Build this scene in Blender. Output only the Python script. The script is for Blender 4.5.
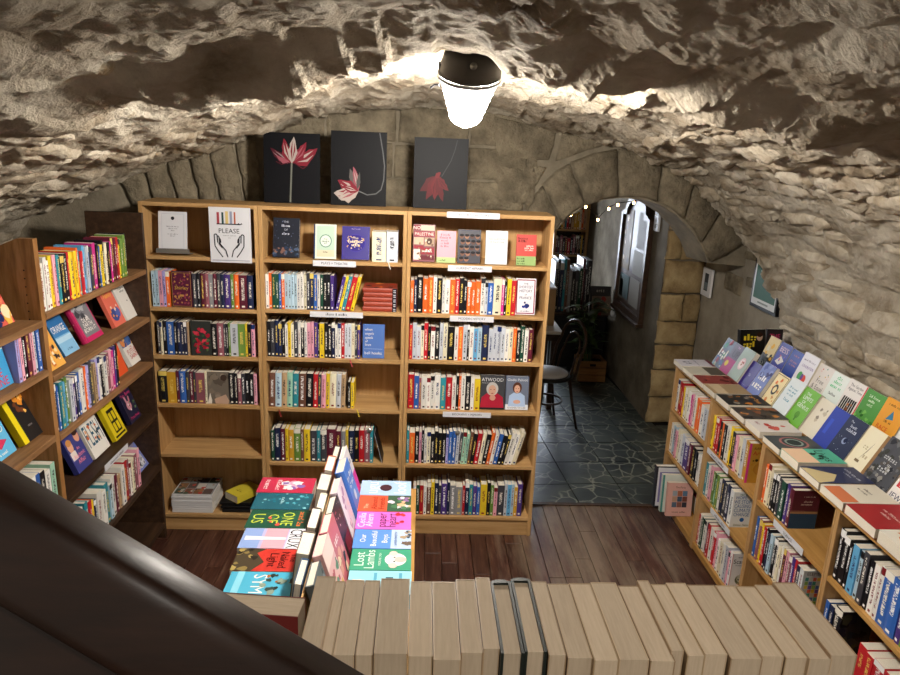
import bpy, bmesh, math, random
from mathutils import Vector, Matrix, noise
random.seed(7)
R = math.radians
SC = bpy.context.scene
COL = SC.collection
for o in list(bpy.data.objects):
    bpy.data.objects.remove(o)

# ------------------------------------------------------------------ camera, light, exposure
F, CX, CY, H = 700.0, 450.0, 337.5, 2.3
def _axes():
    y = Vector((425 - CX, -(145 - CY), -F)).normalized()
    z = -Vector((343 - CX, -(2947 - CY), -F)).normalized()
    z = (z - y * z.dot(y)).normalized()
    return y.cross(z), y, z
AX, AY, AZ = _axes()                      # world axes seen in camera space
CAMR = Matrix((AX, AY, AZ))               # camera space -> world
cam_d = bpy.data.cameras.new('camera')
cam = bpy.data.objects.new('camera', cam_d)
COL.objects.link(cam)
cam_d.sensor_width = 36.0
cam_d.lens = F / 900.0 * 36.0
cam_d.clip_start = 0.02
cam.matrix_world = Matrix.Translation((0, 0, H)) @ CAMR.to_4x4()
SC.camera = cam

SC.view_settings.view_transform = 'Standard'
SC.view_settings.look = 'None'
SC.view_settings.gamma = 1.0
SC.view_settings.use_curve_mapping = False
SC.view_settings.exposure = 0.0
LAMP_W = 20.0           # watts of the lamp's LED board
DAY_W = 4.0          # daylight entering the next room
w = bpy.data.worlds.new('world')
SC.world = w
w.use_nodes = True
w.node_tree.nodes['Background'].inputs[0].default_value = (1.0, 0.9, 0.78, 1)
w.node_tree.nodes['Background'].inputs[1].default_value = 0.5

# ------------------------------------------------------------------ helpers
def ray(x, y):
    return CAMR @ Vector((x - CX, -(y - CY), -F))
def pix(x, y, ax, v):
    r = ray(x, y)
    o = Vector((0, 0, H))
    return o + r * ((v - o[ax]) / r[ax])
WA, WS = (-1.5, 4.22), 0.2108             # back wall line: Y = WA.y + WS*(X-WA.x)
def wall_y(X):
    return WA[1] + WS * (X - WA[0])
def wpix(x, y):
    r = ray(x, y)
    t = (WA[1] - WS * WA[0]) / (r.y - WS * r.x)
    p = r * t
    return (p.x, p.z + H)
WN = Vector((WS, -1, 0)).normalized()
def wpt(X, z, off=0.0):
    return Vector((X, wall_y(X), z)) + WN * off

def lin(h):
    if isinstance(h, tuple):
        return h
    c = [int(h[i:i + 2], 16) / 255 for i in (0, 2, 4)]
    return tuple(v / 12.92 if v <= .04045 else ((v + .055) / 1.055) ** 2.4 for v in c) + (1.0,)

def link(o, parent=None):
    COL.objects.link(o)
    if parent is not None:
        o.parent = parent
    return o
def mesh(name, verts, faces, mat, parent=None, smooth=False):
    m = bpy.data.meshes.new(name)
    m.from_pydata([tuple(v) for v in verts], [], faces)
    m.materials.append(mat)
    if smooth:
        m.polygons.foreach_set('use_smooth', [True] * len(m.polygons))
    m.update()
    return link(bpy.data.objects.new(name, m), parent)
def empty(name, loc=(0, 0, 0), rz=0):
    o = bpy.data.objects.new(name, None)
    o.empty_display_size = .05
    o.location = loc
    o.rotation_euler[2] = rz
    return link(o)
def tag(o, label, cat, group=None):
    o['label'] = label
    o['category'] = cat
    if group:
        o['group'] = group
    return o
def struct(o, label=None):
    o['kind'] = 'structure'
    if label:
        o['label'] = label
    return o

class MB:
    def __init__(s):
        s.v, s.f = [], []
    def box(s, x0, y0, z0, x1, y1, z1, M=None, b=0.0):
        bm = bmesh.new()
        bmesh.ops.create_cube(bm, size=1)
        for v in bm.verts:
            v.co = Vector((x0 + (v.co.x + .5) * (x1 - x0), y0 + (v.co.y + .5) * (y1 - y0), z0 + (v.co.z + .5) * (z1 - z0)))
        if b:
            bmesh.ops.bevel(bm, geom=bm.edges[:], offset=b, segments=1, affect='EDGES')
        s.bm(bm, M)
        return s
    def bm(s, bm, M=None):
        n = len(s.v)
        bm.verts.index_update()
        for v in bm.verts:
            s.v.append(M @ v.co if M else v.co.copy())
        for f in bm.faces:
            s.f.append([n + v.index for v in f.verts])
        bm.free()
    def tube(s, pts, r, n=8, closed=False):
        pts = [Vector(p) for p in pts]
        rs = r if isinstance(r, (list, tuple)) else [r] * len(pts)
        base = len(s.v)
        L = len(pts)
        up = Vector((0, 0, 1))
        for i, p in enumerate(pts):
            a = pts[(i - 1) % L] if (i > 0 or closed) else p
            b = pts[(i + 1) % L] if (i < L - 1 or closed) else p
            d = (b - a).normalized()
            x = d.cross(up)
            if x.length < 1e-3:
                x = d.cross(Vector((0, 1, 0)))
            x.normalize()
            y = x.cross(d)
            for k in range(n):
                t = 2 * math.pi * k / n
                s.v.append(p + (x * math.cos(t) + y * math.sin(t)) * rs[i])
        for i in range(L if closed else L - 1):
            for k in range(n):
                a = base + i * n + k
                b = base + i * n + (k + 1) % n
                c = base + ((i + 1) % L) * n + (k + 1) % n
                d = base + ((i + 1) % L) * n + k
                s.f.append([a, b, c, d])
        if not closed:
            s.f.append([base + k for k in range(n)][::-1])
            s.f.append([base + (L - 1) * n + k for k in range(n)])
        return s
    def lathe(s, prof, n=24, M=None, cap=True):
        base = len(s.v)
        for (r, z) in prof:
            for k in range(n):
                t = 2 * math.pi * k / n
                v = Vector((r * math.cos(t), r * math.sin(t), z))
                s.v.append(M @ v if M else v)
        for i in range(len(prof) - 1):
            for k in range(n):
                a = base + i * n + k
                b = base + i * n + (k + 1) % n
                s.f.append([a, b, b + n, a + n])
        if cap:
            s.f.append([base + k for k in range(n)][::-1])
            s.f.append([base + (len(prof) - 1) * n + k for k in range(n)])
        return s
    def build(s, name, mat, parent=None, smooth=False):
        return mesh(name, s.v, s.f, mat, parent, smooth)

# ------------------------------------------------------------------ materials
def nodes(name):
    m = bpy.data.materials.new(name)
    m.use_nodes = True
    nt = m.node_tree
    return m, nt, nt.nodes['Principled BSDF'], nt.nodes.new, nt.links.new
def ramp(nt, stops):
    r = nt.nodes.new('ShaderNodeValToRGB')
    e = r.color_ramp.elements
    while len(e) < len(stops):
        e.new(.5)
    for i, (p, c) in enumerate(stops):
        e[i].position = p
        e[i].color = lin(c)
    return r
def noise_mat(name, stops, scale=8, stretch=(1, 1, 1), rough=.8, bump=.2, bscale=None, bdist=.01, rand=0.0, detail=6, spec=.3, world=False):
    m, nt, b, N, L = nodes(name)
    tc = N('ShaderNodeTexCoord')
    mp = N('ShaderNodeMapping')
    mp.inputs['Scale'].default_value = stretch
    nz = N('ShaderNodeTexNoise')
    nz.inputs['Scale'].default_value = scale
    nz.inputs['Detail'].default_value = detail
    nz.inputs['Roughness'].default_value = .62
    src = tc.outputs['Object']
    if world:
        g = N('ShaderNodeNewGeometry')
        src = g.outputs['Position']
    vec = src
    if rand:
        oi = N('ShaderNodeObjectInfo')
        ad = N('ShaderNodeVectorMath'); ad.operation = 'ADD'
        cb = N('ShaderNodeCombineXYZ')
        mu = N('ShaderNodeMath'); mu.operation = 'MULTIPLY'; mu.inputs[1].default_value = 37.0
        L(oi.outputs['Random'], mu.inputs[0])
        L(mu.outputs[0], cb.inputs[0]); L(mu.outputs[0], cb.inputs[1])
        L(src, ad.inputs[0]); L(cb.outputs[0], ad.inputs[1])
        vec = ad.outputs[0]
    L(vec, mp.inputs[0]); L(mp.outputs[0], nz.inputs[0])
    rp = ramp(nt, stops)
    L(nz.outputs[0], rp.inputs[0])
    out = rp.outputs[0]
    if rand:
        hv = N('ShaderNodeHueSaturation')
        mr = N('ShaderNodeMapRange')
        mr.inputs[3].default_value = 1 - rand; mr.inputs[4].default_value = 1 + rand
        L(oi.outputs['Random'], mr.inputs[0]); L(mr.outputs[0], hv.inputs['Value'])
        L(out, hv.inputs['Color'])
        out = hv.outputs[0]
    L(out, b.inputs['Base Color'])
    b.inputs['Roughness'].default_value = rough
    b.inputs['Specular IOR Level'].default_value = spec
    if bump:
        n2 = N('ShaderNodeTexNoise')
        n2.inputs['Scale'].default_value = bscale or scale * 3
        n2.inputs['Detail'].default_value = 8
        n2.inputs['Roughness'].default_value = .68
        L(mp.outputs[0], n2.inputs[0])
        bp = N('ShaderNodeBump')
        bp.inputs['Strength'].default_value = bump
        bp.inputs['Distance'].default_value = bdist
        L(n2.outputs[0], bp.inputs['Height']); L(bp.outputs[0], b.inputs['Normal'])
    return m
def plain(name, c, rough=.5, metal=0, spec=.4):
    m, nt, b, N, L = nodes(name)
    b.inputs['Base Color'].default_value = lin(c)
    b.inputs['Roughness'].default_value = rough
    b.inputs['Metallic'].default_value = metal
    b.inputs['Specular IOR Level'].default_value = spec
    return m
def emit(name, c, s):
    m, nt, b, N, L = nodes(name)
    b.inputs['Base Color'].default_value = lin(c)
    b.inputs['Emission Color'].default_value = lin(c)
    b.inputs['Emission Strength'].default_value = s
    return m

M = {}
M['vault'] = noise_mat('vault_rock', [(.27, '6f5f4d'), (.4, 'a89a85'), (.55, 'c6bba8'), (.66, 'd8cfbd'), (.8, 'cdb27a')], 3.2, (1, 1, 1), .95, 1.0, 30, .04, spec=.1)
M['rubble'] = noise_mat('rubble_stone', [(.25, '7d6d59'), (.42, 'b1a28b'), (.55, 'cdc2ae'), (.7, 'ddd4c2'), (.85, 'd4b87c')], 5, (1, 1, 1), .95, .9, 26, .03, rand=.16, spec=.1)
M['mortar'] = noise_mat('wall_mortar', [(.3, '6c6456'), (.5, '837a69'), (.7, '968c79')], 6, (1, 1, 1), .95, .6, 40, .012, spec=.1)
M['ashlar'] = noise_mat('ashlar_stone', [(.3, '6b6252'), (.5, '8a7f6b'), (.7, 'a3977f')], 9, (1, 1, 1), .95, 1.0, 38, .03, rand=.12, spec=.1)
M['tawny'] = noise_mat('tawny_stone', [(.28, '7a6546'), (.5, 'a08a64'), (.7, 'b8a47c')], 6, (1, 1, 1), .95, .9, 50, .015, rand=.1, spec=.1)
M['plaster'] = noise_mat('old_plaster', [(.3, '7d7468'), (.5, '989081'), (.72, 'aba392')], 3, (1, 1, 1), .95, .5, 30, .012, spec=.1)
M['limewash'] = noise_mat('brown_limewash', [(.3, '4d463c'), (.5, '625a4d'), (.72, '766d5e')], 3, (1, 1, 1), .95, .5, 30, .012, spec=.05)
M['oak'] = noise_mat('oak_veneer', [(.3, 'a37c4c'), (.5, 'b58f5e'), (.7, 'c29d6c')], 6, (6, 6, .5), .5, .05, rand=.05, spec=.3)
M['oakh'] = noise_mat('oak_veneer_shelf', [(.3, 'a37c4c'), (.5, 'b58f5e'), (.7, 'c29d6c')], 6, (.5, 6, 6), .5, .05, rand=.05, spec=.3)
M['oaky'] = noise_mat('oak_veneer_along', [(.3, '9a7138'), (.5, 'ae8348'), (.7, 'bc9256')], 6, (6, .5, 6), .5, .05, rand=.05, spec=.3)
M['pine'] = noise_mat('pine_board', [(.3, '6f4a26'), (.48, '94683a'), (.6, 'a5774a'), (.75, '7d5630')], 5, (7, 1.2, .8), .55, .08, rand=.05)
M['piney'] = noise_mat('pine_shelf', [(.3, '6a4a2c'), (.5, '876341'), (.7, '9a7550')], 5, (7, .6, 7), .6, .08, rand=.06)
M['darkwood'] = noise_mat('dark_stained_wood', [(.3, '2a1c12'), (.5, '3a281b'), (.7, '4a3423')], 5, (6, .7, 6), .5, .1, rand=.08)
M['plank'] = noise_mat('floor_plank', [(.25, '2b1711'), (.45, '40241b'), (.6, '53362a'), (.78, '7a6452')], 5, (9, .7, 1), .42, .18, 20, .003, rand=.22, spec=.4)
def worn():
    m = M['plank']; nt = m.node_tree; N, L = nt.nodes.new, nt.links.new
    b = nt.nodes['Principled BSDF']
    src = b.inputs['Base Color'].links[0].from_socket
    g = N('ShaderNodeNewGeometry'); mp = N('ShaderNodeMapping'); mp.inputs['Scale'].default_value = (5, .8, 1)
    L(g.outputs['Position'], mp.inputs[0])
    nz = N('ShaderNodeTexNoise'); nz.inputs['Scale'].default_value = 2.2; nz.inputs['Detail'].default_value = 8; nz.inputs['Roughness'].default_value = .7
    L(mp.outputs[0], nz.inputs[0])
    sp = N('ShaderNodeSeparateXYZ'); L(g.outputs['Position'], sp.inputs[0])
    def m_(op, x, y):
        n = N('ShaderNodeMath'); n.operation = op
        for i, q in enumerate((x, y)):
            if isinstance(q, (int, float)): n.inputs[i].default_value = q
            else: L(q, n.inputs[i])
        return n.outputs[0]
    path = m_('SUBTRACT', 1.0, m_('MULTIPLY', m_('ABSOLUTE', m_('SUBTRACT', sp.outputs[0], 1.05), 0), 1.7))   # trodden way towards the arch
    fac = m_('MULTIPLY', m_('SUBTRACT', m_('ADD', m_('MULTIPLY', path, .22), nz.outputs[0]), .5), 2.6)
    cl = N('ShaderNodeClamp'); L(fac, cl.inputs[0]); cl.inputs[2].default_value = .75
    mx = N('ShaderNodeMixRGB'); L(cl.outputs[0], mx.inputs[0]); L(src, mx.inputs[1]); mx.inputs[2].default_value = lin('8a7a68')
    L(mx.outputs[0], b.inputs['Base Color'])
worn()
M['under'] = plain('floor_gap', '120c09', .9)
M['rail'] = noise_mat('handrail_varnish', [(.3, '1a0f0a'), (.6, '27170f'), (.8, '322016')], 8, (1, 6, 6), .42, .05, spec=.3)
M['paper'] = plain('white_paper', 'd3d5db', .7)
M['cream'] = noise_mat('page_edges', [(.3, 'd3cbb9'), (.7, 'ebe5d6')], 60, (6, 6, .4), .85, 0, rand=.06)
M['tanpage'] = noise_mat('tan_page_edges', [(.3, 'b7a48c'), (.7, 'c6b49b')], 40, (8, .6, .6), .85, .06, 90, .002, rand=.09)
M['black'] = plain('black_plastic', '0d0d0f', .45)
M['lampcap'] = plain('lamp_cap', '2e2822', .6)
M['metal'] = plain('grey_metal', '9a9a98', .3, .9)
M['acrylic'] = plain('clear_stand', '6f6c66', .2, .2)
M['leaf'] = noise_mat('plant_leaf', [(.3, '2c3d20'), (.6, '476034'), (.8, '66804c')], 6, rough=.4, bump=.1, rand=.2)
M['crate'] = noise_mat('crate_wood', [(.3, '6b4a28'), (.6, '8a6439')], 6, (1, 1, 8), .7, .1)
M['carton'] = plain('carton', 'a98d68', .8)
M['marble'] = noise_mat('pale_tabletop', [(.3, 'b9b4aa'), (.7, 'd8d4ca')], 4, rough=.25, bump=0)
def lens_mat(strength):
    m, nt, b, N, L = nodes('lamp_lens')
    tr = N('ShaderNodeBsdfTransparent')
    em = N('ShaderNodeEmission'); em.inputs[0].default_value = lin('fdf5ea'); em.inputs[1].default_value = strength
    mx = N('ShaderNodeMixShader'); mx.inputs[0].default_value = .35
    L(tr.outputs[0], mx.inputs[1]); L(em.outputs[0], mx.inputs[2])
    L(mx.outputs[0], nt.nodes['Material Output'].inputs[0])
    return m
M['lens'] = lens_mat(1000.0)
M['lens_dim'] = lens_mat(480.0)
M['collar'] = emit('lens_collar', 'e9f1f6', 3.0)
M['bulb'] = emit('fairy_bulb', 'ffc477', 40)
M['glass'] = emit('daylit_pane', 'e6f0ff', 34.0)
M['green_w'] = plain('wire', '1c1a17', .6)

def slate():
    m, nt, b, N, L = nodes('slate_tile')
    g = N('ShaderNodeNewGeometry')
    oi = N('ShaderNodeObjectInfo')
    nz = N('ShaderNodeTexNoise'); nz.inputs['Scale'].default_value = 4; nz.inputs['Detail'].default_value = 5
    L(g.outputs['Position'], nz.inputs[0])
    mx = N('ShaderNodeMixRGB'); mx.inputs[0].default_value = .12
    L(g.outputs['Position'], mx.inputs[1]); L(nz.outputs[1], mx.inputs[2])
    vo = N('ShaderNodeTexVoronoi'); vo.feature = 'DISTANCE_TO_EDGE'; vo.inputs['Scale'].default_value = 8.5
    L(mx.outputs[0], vo.inputs[0])
    rv = ramp(nt, [(0, 'ffffff'), (.06, '000000')])
    L(vo.outputs[0], rv.inputs[0])
    n3 = N('ShaderNodeTexNoise'); n3.inputs['Scale'].default_value = 3
    L(g.outputs['Position'], n3.inputs[0])
    r3 = ramp(nt, [(.36, '000000'), (.52, 'ffffff')])
    L(n3.outputs[0], r3.inputs[0])
    mm = N('ShaderNodeMath'); mm.operation = 'MULTIPLY'
    L(rv.outputs[0], mm.inputs[0]); L(r3.outputs[0], mm.inputs[1])
    base = ramp(nt, [(.3, '22292a'), (.5, '333b3b'), (.7, '4a4f48')])
    L(nz.outputs[0], base.inputs[0])
    m2 = N('ShaderNodeMixRGB'); m2.inputs[2].default_value = lin('8f9282')
    L(mm.outputs[0], m2.inputs[0]); L(base.outputs[0], m2.inputs[1])
    L(m2.outputs[0], b.inputs['Base Color'])
    b.inputs['Roughness'].default_value = .36
    bp = N('ShaderNodeBump'); bp.inputs['Strength'].default_value = .25; bp.inputs['Distance'].default_value = .004
    L(nz.outputs[0], bp.inputs['Height']); L(bp.outputs[0], b.inputs['Normal'])
    return m
M['slate'] = slate()

def cover_mat():
    """flat print: base colour per mesh (Col), title marks on the spine (Txt) where the UV runs"""
    m, nt, b, N, L = nodes('book_cover')
    a = N('ShaderNodeAttribute'); a.attribute_name = 'Col'
    t = N('ShaderNodeAttribute'); t.attribute_name = 'Txt'
    uv = N('ShaderNodeUVMap')
    oi = N('ShaderNodeObjectInfo')
    sp = N('ShaderNodeSeparateXYZ'); L(uv.outputs[0], sp.inputs[0])
    def math_(op, x, y=None):
        n = N('ShaderNodeMath'); n.operation = op
        for i, q in enumerate((x, y)):
            if q is None: continue
            if isinstance(q, (int, float)): n.inputs[i].default_value = q
            else: L(q, n.inputs[i])
        return n.outputs[0]
    rnd = oi.outputs['Random']
    cb = N('ShaderNodeCombineXYZ')
    L(math_('MULTIPLY', sp.outputs[0], 2.6), cb.inputs[0])
    L(math_('MULTIPLY', sp.outputs[1], 44.0), cb.inputs[1])
    L(math_('MULTIPLY', rnd, 91.0), cb.inputs[2])
    nz = N('ShaderNodeTexNoise'); nz.inputs['Scale'].default_value = 1.5; nz.inputs['Detail'].default_value = 2
    L(cb.outputs[0], nz.inputs[0])
    ink = math_('GREATER_THAN', nz.outputs[0], .5)
    du = math_('ABSOLUTE', math_('SUBTRACT', sp.outputs[0], .5))
    inu = math_('LESS_THAN', du, .19)
    lo = math_('ADD', math_('MULTIPLY', math_('FRACT', math_('MULTIPLY', rnd, 7.3)), .25), .2)
    hi = math_('ADD', math_('MULTIPLY', math_('FRACT', math_('MULTIPLY', rnd, 13.7)), .2), .74)
    inv_ = math_('MULTIPLY', math_('GREATER_THAN', sp.outputs[1], lo), math_('LESS_THAN', sp.outputs[1], hi))
    title = math_('MULTIPLY', math_('MULTIPLY', ink, inu), inv_)
    logo = math_('MULTIPLY', math_('LESS_THAN', math_('ABSOLUTE', math_('SUBTRACT', sp.outputs[1], .07)), .025), math_('LESS_THAN', du, .2))
    band = math_('MULTIPLY', math_('GREATER_THAN', math_('FRACT', math_('MULTIPLY', rnd, 31.1)), .86), math_('GREATER_THAN', sp.outputs[1], .86))
    fac = math_('MAXIMUM', math_('MAXIMUM', title, logo), band)
    mx = N('ShaderNodeMixRGB')
    L(fac, mx.inputs[0]); L(a.outputs[0], mx.inputs[1]); L(t.outputs[0], mx.inputs[2])
    L(mx.outputs[0], b.inputs['Base Color'])
    b.inputs['Roughness'].default_value = .42
    b.inputs['Specular IOR Level'].default_value = .35
    return m
M['cover'] = cover_mat()
def print_mat():
    m, nt, b, N, L = nodes('printed_ink')
    a = N('ShaderNodeAttribute'); a.attribute_name = 'Col'
    L(a.outputs[0], b.inputs['Base Color'])
    b.inputs['Roughness'].default_value = .5
    b.inputs['Specular IOR Level'].default_value = .15
    return m
M['print'] = print_mat()

# ------------------------------------------------------------------ lettering: glyph outlines from the built-in font
GLYPH = {}
def make_glyphs():
    cs = [chr(c) for c in range(33, 127)] + list('è')
    obs = []
    for c in cs:
        pair = []
        for body in (c, c + '|', '|'):
            cu = bpy.data.curves.new('g', 'FONT')
            cu.body = body
            cu.resolution_u = 2
            o = bpy.data.objects.new('g', cu)
            COL.objects.link(o)
            pair.append(o)
        obs.append((c, pair))
    dg = bpy.context.evaluated_depsgraph_get()
    for c, pair in obs:
        dat = []
        for o in pair:
            ev = o.evaluated_get(dg)
            me = ev.to_mesh()
            dat.append(([(v.co.x, v.co.y) for v in me.vertices], [list(p.vertices) for p in me.polygons]))
            ev.to_mesh_clear()
        adv = max(v[0] for v in dat[1][0]) - max(v[0] for v in dat[2][0])
        GLYPH[c] = (dat[0][0], dat[0][1], adv)
    for c, pair in obs:
        for o in pair:
            cu = o.data
            bpy.data.objects.remove(o)
            bpy.data.curves.remove(cu)
make_glyphs()

UNREAD = set('''20|23|A Bigger|A GREAT DEBATE|A NOVEL|A ROOM|A Theory of All|A Tune of|A. M. K.|AT ALL|Anyone can have a|BELOVED|BOOK|BOOK YOU NEED|Book of Fire|CARE|CLIMATE + NATURE|CONTEMPORARY FICTION|COULD BE|CULTURE|Complete|DICTIONARY|ENEMIES|ESSAYS|ESSAYS ON|English|Erased|FLOW|FOR YOU|FRANK TOWNE|Forest|HANDLE THE BOOKS WITH|HELLO|HIDE|HOW CAN|HOW TO|I|II|INFINITE|IS LIKE A BODY|ISLAND|If We Could|In Hand|JANE|JAZZ|Jodi|LETTERS|Longing|Modern|NATURE|NIGHT|NON FICTION|New Texts|New Verse|Night and Day|Nora|OF AIR|OF NAMES|OF NIGHT|OF WONDERS|ORDINARY NOTES|OWN|OWNS|Over Time|PLEASE ASK FOR ANY|POEMS|POETRY + ESSAYS|POETRY OF|POLITICS + ECONOMICS|Physics|Picture of|Poems from|REBELS|RED|ROSE|Rachel Harrow|Rachel Lee|SEA|SOME|SOUL|STORIES|Secret|Still Speak|THE COLLECTED|THE ISLE|THE NATURE BOOK|TIER|TODAY|The Hidden|Things|To Birds|UNIVERSE|UNIVERSES|WALD|WALL|WE WILL FIND IT|WEDNESDAY|WEEDS|WILD|WITHOUT A|WITHOUT BOOKS|WORLD CLASSICS|Walks|Works|a history|a history of want|a novel|and Times|essays|noise|of Dreams|of the|of winter|the Nature|to Come'''.split('|'))   # writing the photograph does not let one read: laid down as letter-like marks
class Print:
    """flat print laid on a rectangle: O + u*U + v*V, u and v in 0..1"""
    def __init__(s, O, U, V, off=.0006):
        s.O, s.U, s.V = Vector(O), Vector(U), Vector(V)
        s.N = s.U.cross(s.V).normalized()
        s.v, s.f, s.c = [], [], []
        s.k = 0
        s.off = off
        s.asp = s.V.length / s.U.length
    def poly(s, pts, faces, col):
        n = len(s.v)
        o = s.off + s.k * .00006
        s.k += 1
        for (a, b) in pts:
            s.v.append(s.O + s.U * a + s.V * b + s.N * o)
        for f in faces:
            s.f.append([n + i for i in f])
            s.c.append(lin(col))
    def run(s, spec):
        for e in spec:
            k = e[0]
            if k == 'r':
                _, a, b, c, d, col = e
                s.poly([(a, b), (c, b), (c, d), (a, d)], [[0, 1, 2, 3]], col)
            elif k == 'e':
                _, a, b, ru, rv, col = e
                s.poly([(a + ru * math.cos(t * math.pi / 8), b + rv * math.sin(t * math.pi / 8)) for t in range(16)], [list(range(16))], col)
            elif k == 'p':
                s.poly(e[1], [list(range(len(e[1])))], e[2])
            elif k == 'l':
                _, pts, wd, col = e
                for (a, b) in zip(pts[:-1], pts[1:]):
                    d = Vector((b[0] - a[0], (b[1] - a[1]) * s.asp))
                    if d.length < 1e-6: continue
                    d.normalize()
                    nx, ny = -d.y * wd / 2, d.x * wd / 2 / s.asp
                    s.poly([(a[0] - nx, a[1] - ny), (b[0] - nx, b[1] - ny), (b[0] + nx, b[1] + ny), (a[0] + nx, a[1] + ny)], [[0, 1, 2, 3]], col)
            elif k == 't' and e[1] in UNREAD:
                _, txt, cu, cv, h, col = e[:6]
                wmax = e[6] if len(e) > 6 else .9
                rg_ = random.Random(txt)
                n = len(txt)
                cw = min(h * s.asp * .62, wmax / n)
                P, Fc = [], []
                for i, ch in enumerate(txt):
                    if ch == ' ': continue
                    x = cu + (i - n / 2) * cw
                    hh = h * rg_.choice([.62, .62, .7, 1])
                    for (ya, yb) in ((0, .34), (.6, 1.0)) if rg_.random() < .5 else ((0, 1.0),):
                        m_ = len(P)
                        w_ = cw * rg_.uniform(.45, .78)
                        P += [(x, cv - h / 2 + hh * ya), (x + w_, cv - h / 2 + hh * ya), (x + w_, cv - h / 2 + hh * yb), (x, cv - h / 2 + hh * yb)]
                        Fc.append([m_, m_ + 1, m_ + 2, m_ + 3])
                s.poly(P, Fc, col)
            elif k == 't':
                _, txt, cu, cv, h, col = e[:6]
                wmax = e[6] if len(e) > 6 else .9
                tot = sum(GLYPH[ch][2] if ch in GLYPH else .3 for ch in txt)
                sy = h / .7
                sx = sy * s.asp
                if tot * sx > wmax:
                    sx = wmax / tot
                x = cu - tot * sx / 2
                P, Fc = [], []
                for ch in txt:
                    if ch in GLYPH:
                        gv, gf, adv = GLYPH[ch]
                        n = len(P)
                        P += [(x + a * sx, cv - h / 2 + b * sy) for a, b in gv]
                        Fc += [[n + i for i in f] for f in gf]
                        x += adv * sx
                    else:
                        x += .3 * sx
                s.poly(P, Fc, col)
            elif k == 'blobs':         # loose splashes of colour: seed, n, u0,v0,u1,v1, size, colours
                _, sd, n, a, b, c, d, sz, cols = e
                rg = random.Random(sd)
                for i in range(n):
                    q, z = rg.uniform(a, c), rg.uniform(b, d)
                    r0 = sz * rg.uniform(.5, 1.3)
                    pts = []
                    for t in range(9):
                        rr = r0 * rg.uniform(.55, 1.2)
                        pts.append((min(1, max(0, q + rr * math.cos(t * .698))), min(1, max(0, z + rr * math.sin(t * .698) / s.asp))))
                    s.poly(pts, [list(range(9))], cols[i % len(cols)])
        return s
    def build(s, name, parent=None):
        if not s.f:
            return None
        o = mesh(name, s.v, s.f, M['print'], parent)
        paint(o.data, s.c)
        return o
def paint(me, cols, attr='Col'):
    a = me.attributes.new(attr, 'FLOAT_COLOR', 'FACE')
    a.data.foreach_set('color', [q for c in cols for q in c])

# ------------------------------------------------------------------ books
PAL = dict(w='e8e6e0', c='e3dcc0', k='15151a', g='8b8c90', l='c6ccd6', r='b8202a', m='5e1f33', o='e2682a', y='e9c92e', d='1d4a3a',
           e='6b8f3f', n='1d2748', b='2f5fae', s='63a9d6', t='2f8a99', p='e3a3b6', f='c62d86', u='4b3580', v='a9a3dc', a='b99b77',
           h='6d4a3c', i='b4cfdf', j='c99a2e', q='3c3d45', x='9fcdb4', z='8f5560')
CNAME = dict(w='white', c='cream', k='black', g='grey', l='pale grey', r='red', m='maroon', o='orange', y='yellow', d='dark green',
             e='leaf green', n='navy', b='blue', s='sky blue', t='teal', p='pink', f='magenta', u='purple', v='lavender', a='tan',
             h='brown', i='ice blue', j='gold', q='charcoal', x='mint', z='dusty rose')
LIGHT = set('wclypvaixs')
def jit(h, rg, a=.06):
    c = lin(h)
    k = 1 + rg.uniform(-a, a) * 2
    return tuple(min(1, max(0, v * k)) for v in c[:3]) + (1.0,)
RG = random.Random(11)
def book(Wd, Ht, Dp, col, M4, txt=None, hard=False, pages='cream', art=None, name=None, spine_art=None, back_art=None):
    """book: x thickness, y depth from the spine, z height; front cover faces +x"""
    name = name or ('display_book' if art else 'hardback_book' if hard else 'paperback_book')
    t = .003 if hard else .0012
    t = min(t, Wd * .2)
    bu = min(.004, Wd * .15) if hard else 0.0
    prof = [(0, Dp), (0, bu), (Wd * .3, 0), (Wd * .7, 0), (Wd, bu), (Wd, Dp), (Wd - t, Dp), (Wd - t, t + bu), (t, t + bu), (t, Dp)] if hard else \
           [(0, Dp), (0, 0), (Wd, 0), (Wd, Dp), (Wd - t, Dp), (Wd - t, t), (t, t), (t, Dp)]
    n = len(prof)
    V = [(a, b, 0) for a, b in prof] + [(a, b, Ht) for a, b in prof]
    Fc = [[i, (i + 1) % n, n + (i + 1) % n, n + i] for i in range(n)]
    if hard:
        caps = [[0, 1, 8, 9], [1, 2, 3, 4, 7, 8], [4, 5, 6, 7]]
    else:
        caps = [[0, 1, 6, 7], [1, 2, 5, 6], [2, 3, 4, 5]]
    Fc += [c[::-1] for c in caps] + [[i + n for i in c] for c in caps]
    c = lin(col) if not isinstance(col, tuple) else col
    o = mesh(name, V, Fc, M['cover'])
    me = o.data
    paint(me, [c] * len(Fc))
    paint(me, [lin(txt) if txt else c] * len(Fc), 'Txt')
    uv = me.uv_layers.new(name='UVMap')
    for p in me.polygons:
        spine = abs(p.normal.y + 1) < .2 and p.center.y < t * .8 + bu
        for li in p.loop_indices:
            co = me.vertices[me.loops[li].vertex_index].co
            uv.data[li].uv = (co.x / Wd, co.z / Ht) if spine else (-3, -3)
    g = .003 if hard else .0004
    pb = MB().box(t, t + bu, g, Wd - t, Dp - g, Ht - g)
    pb.build('pages', M[pages], o)
    if art:
        Print((Wd, 0, 0), (0, Dp, 0), (0, 0, Ht)).run(art).build('front_print', o)
    if back_art:
        Print((0, Dp, 0), (0, -Dp, 0), (0, 0, Ht)).run(back_art).build('back_print', o)
    if spine_art:
        Print((0, 0, 0), (Wd, 0, 0), (0, 0, Ht)).run(spine_art).build('spine_print', o)
    o.matrix_world = M4
    return o
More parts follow.
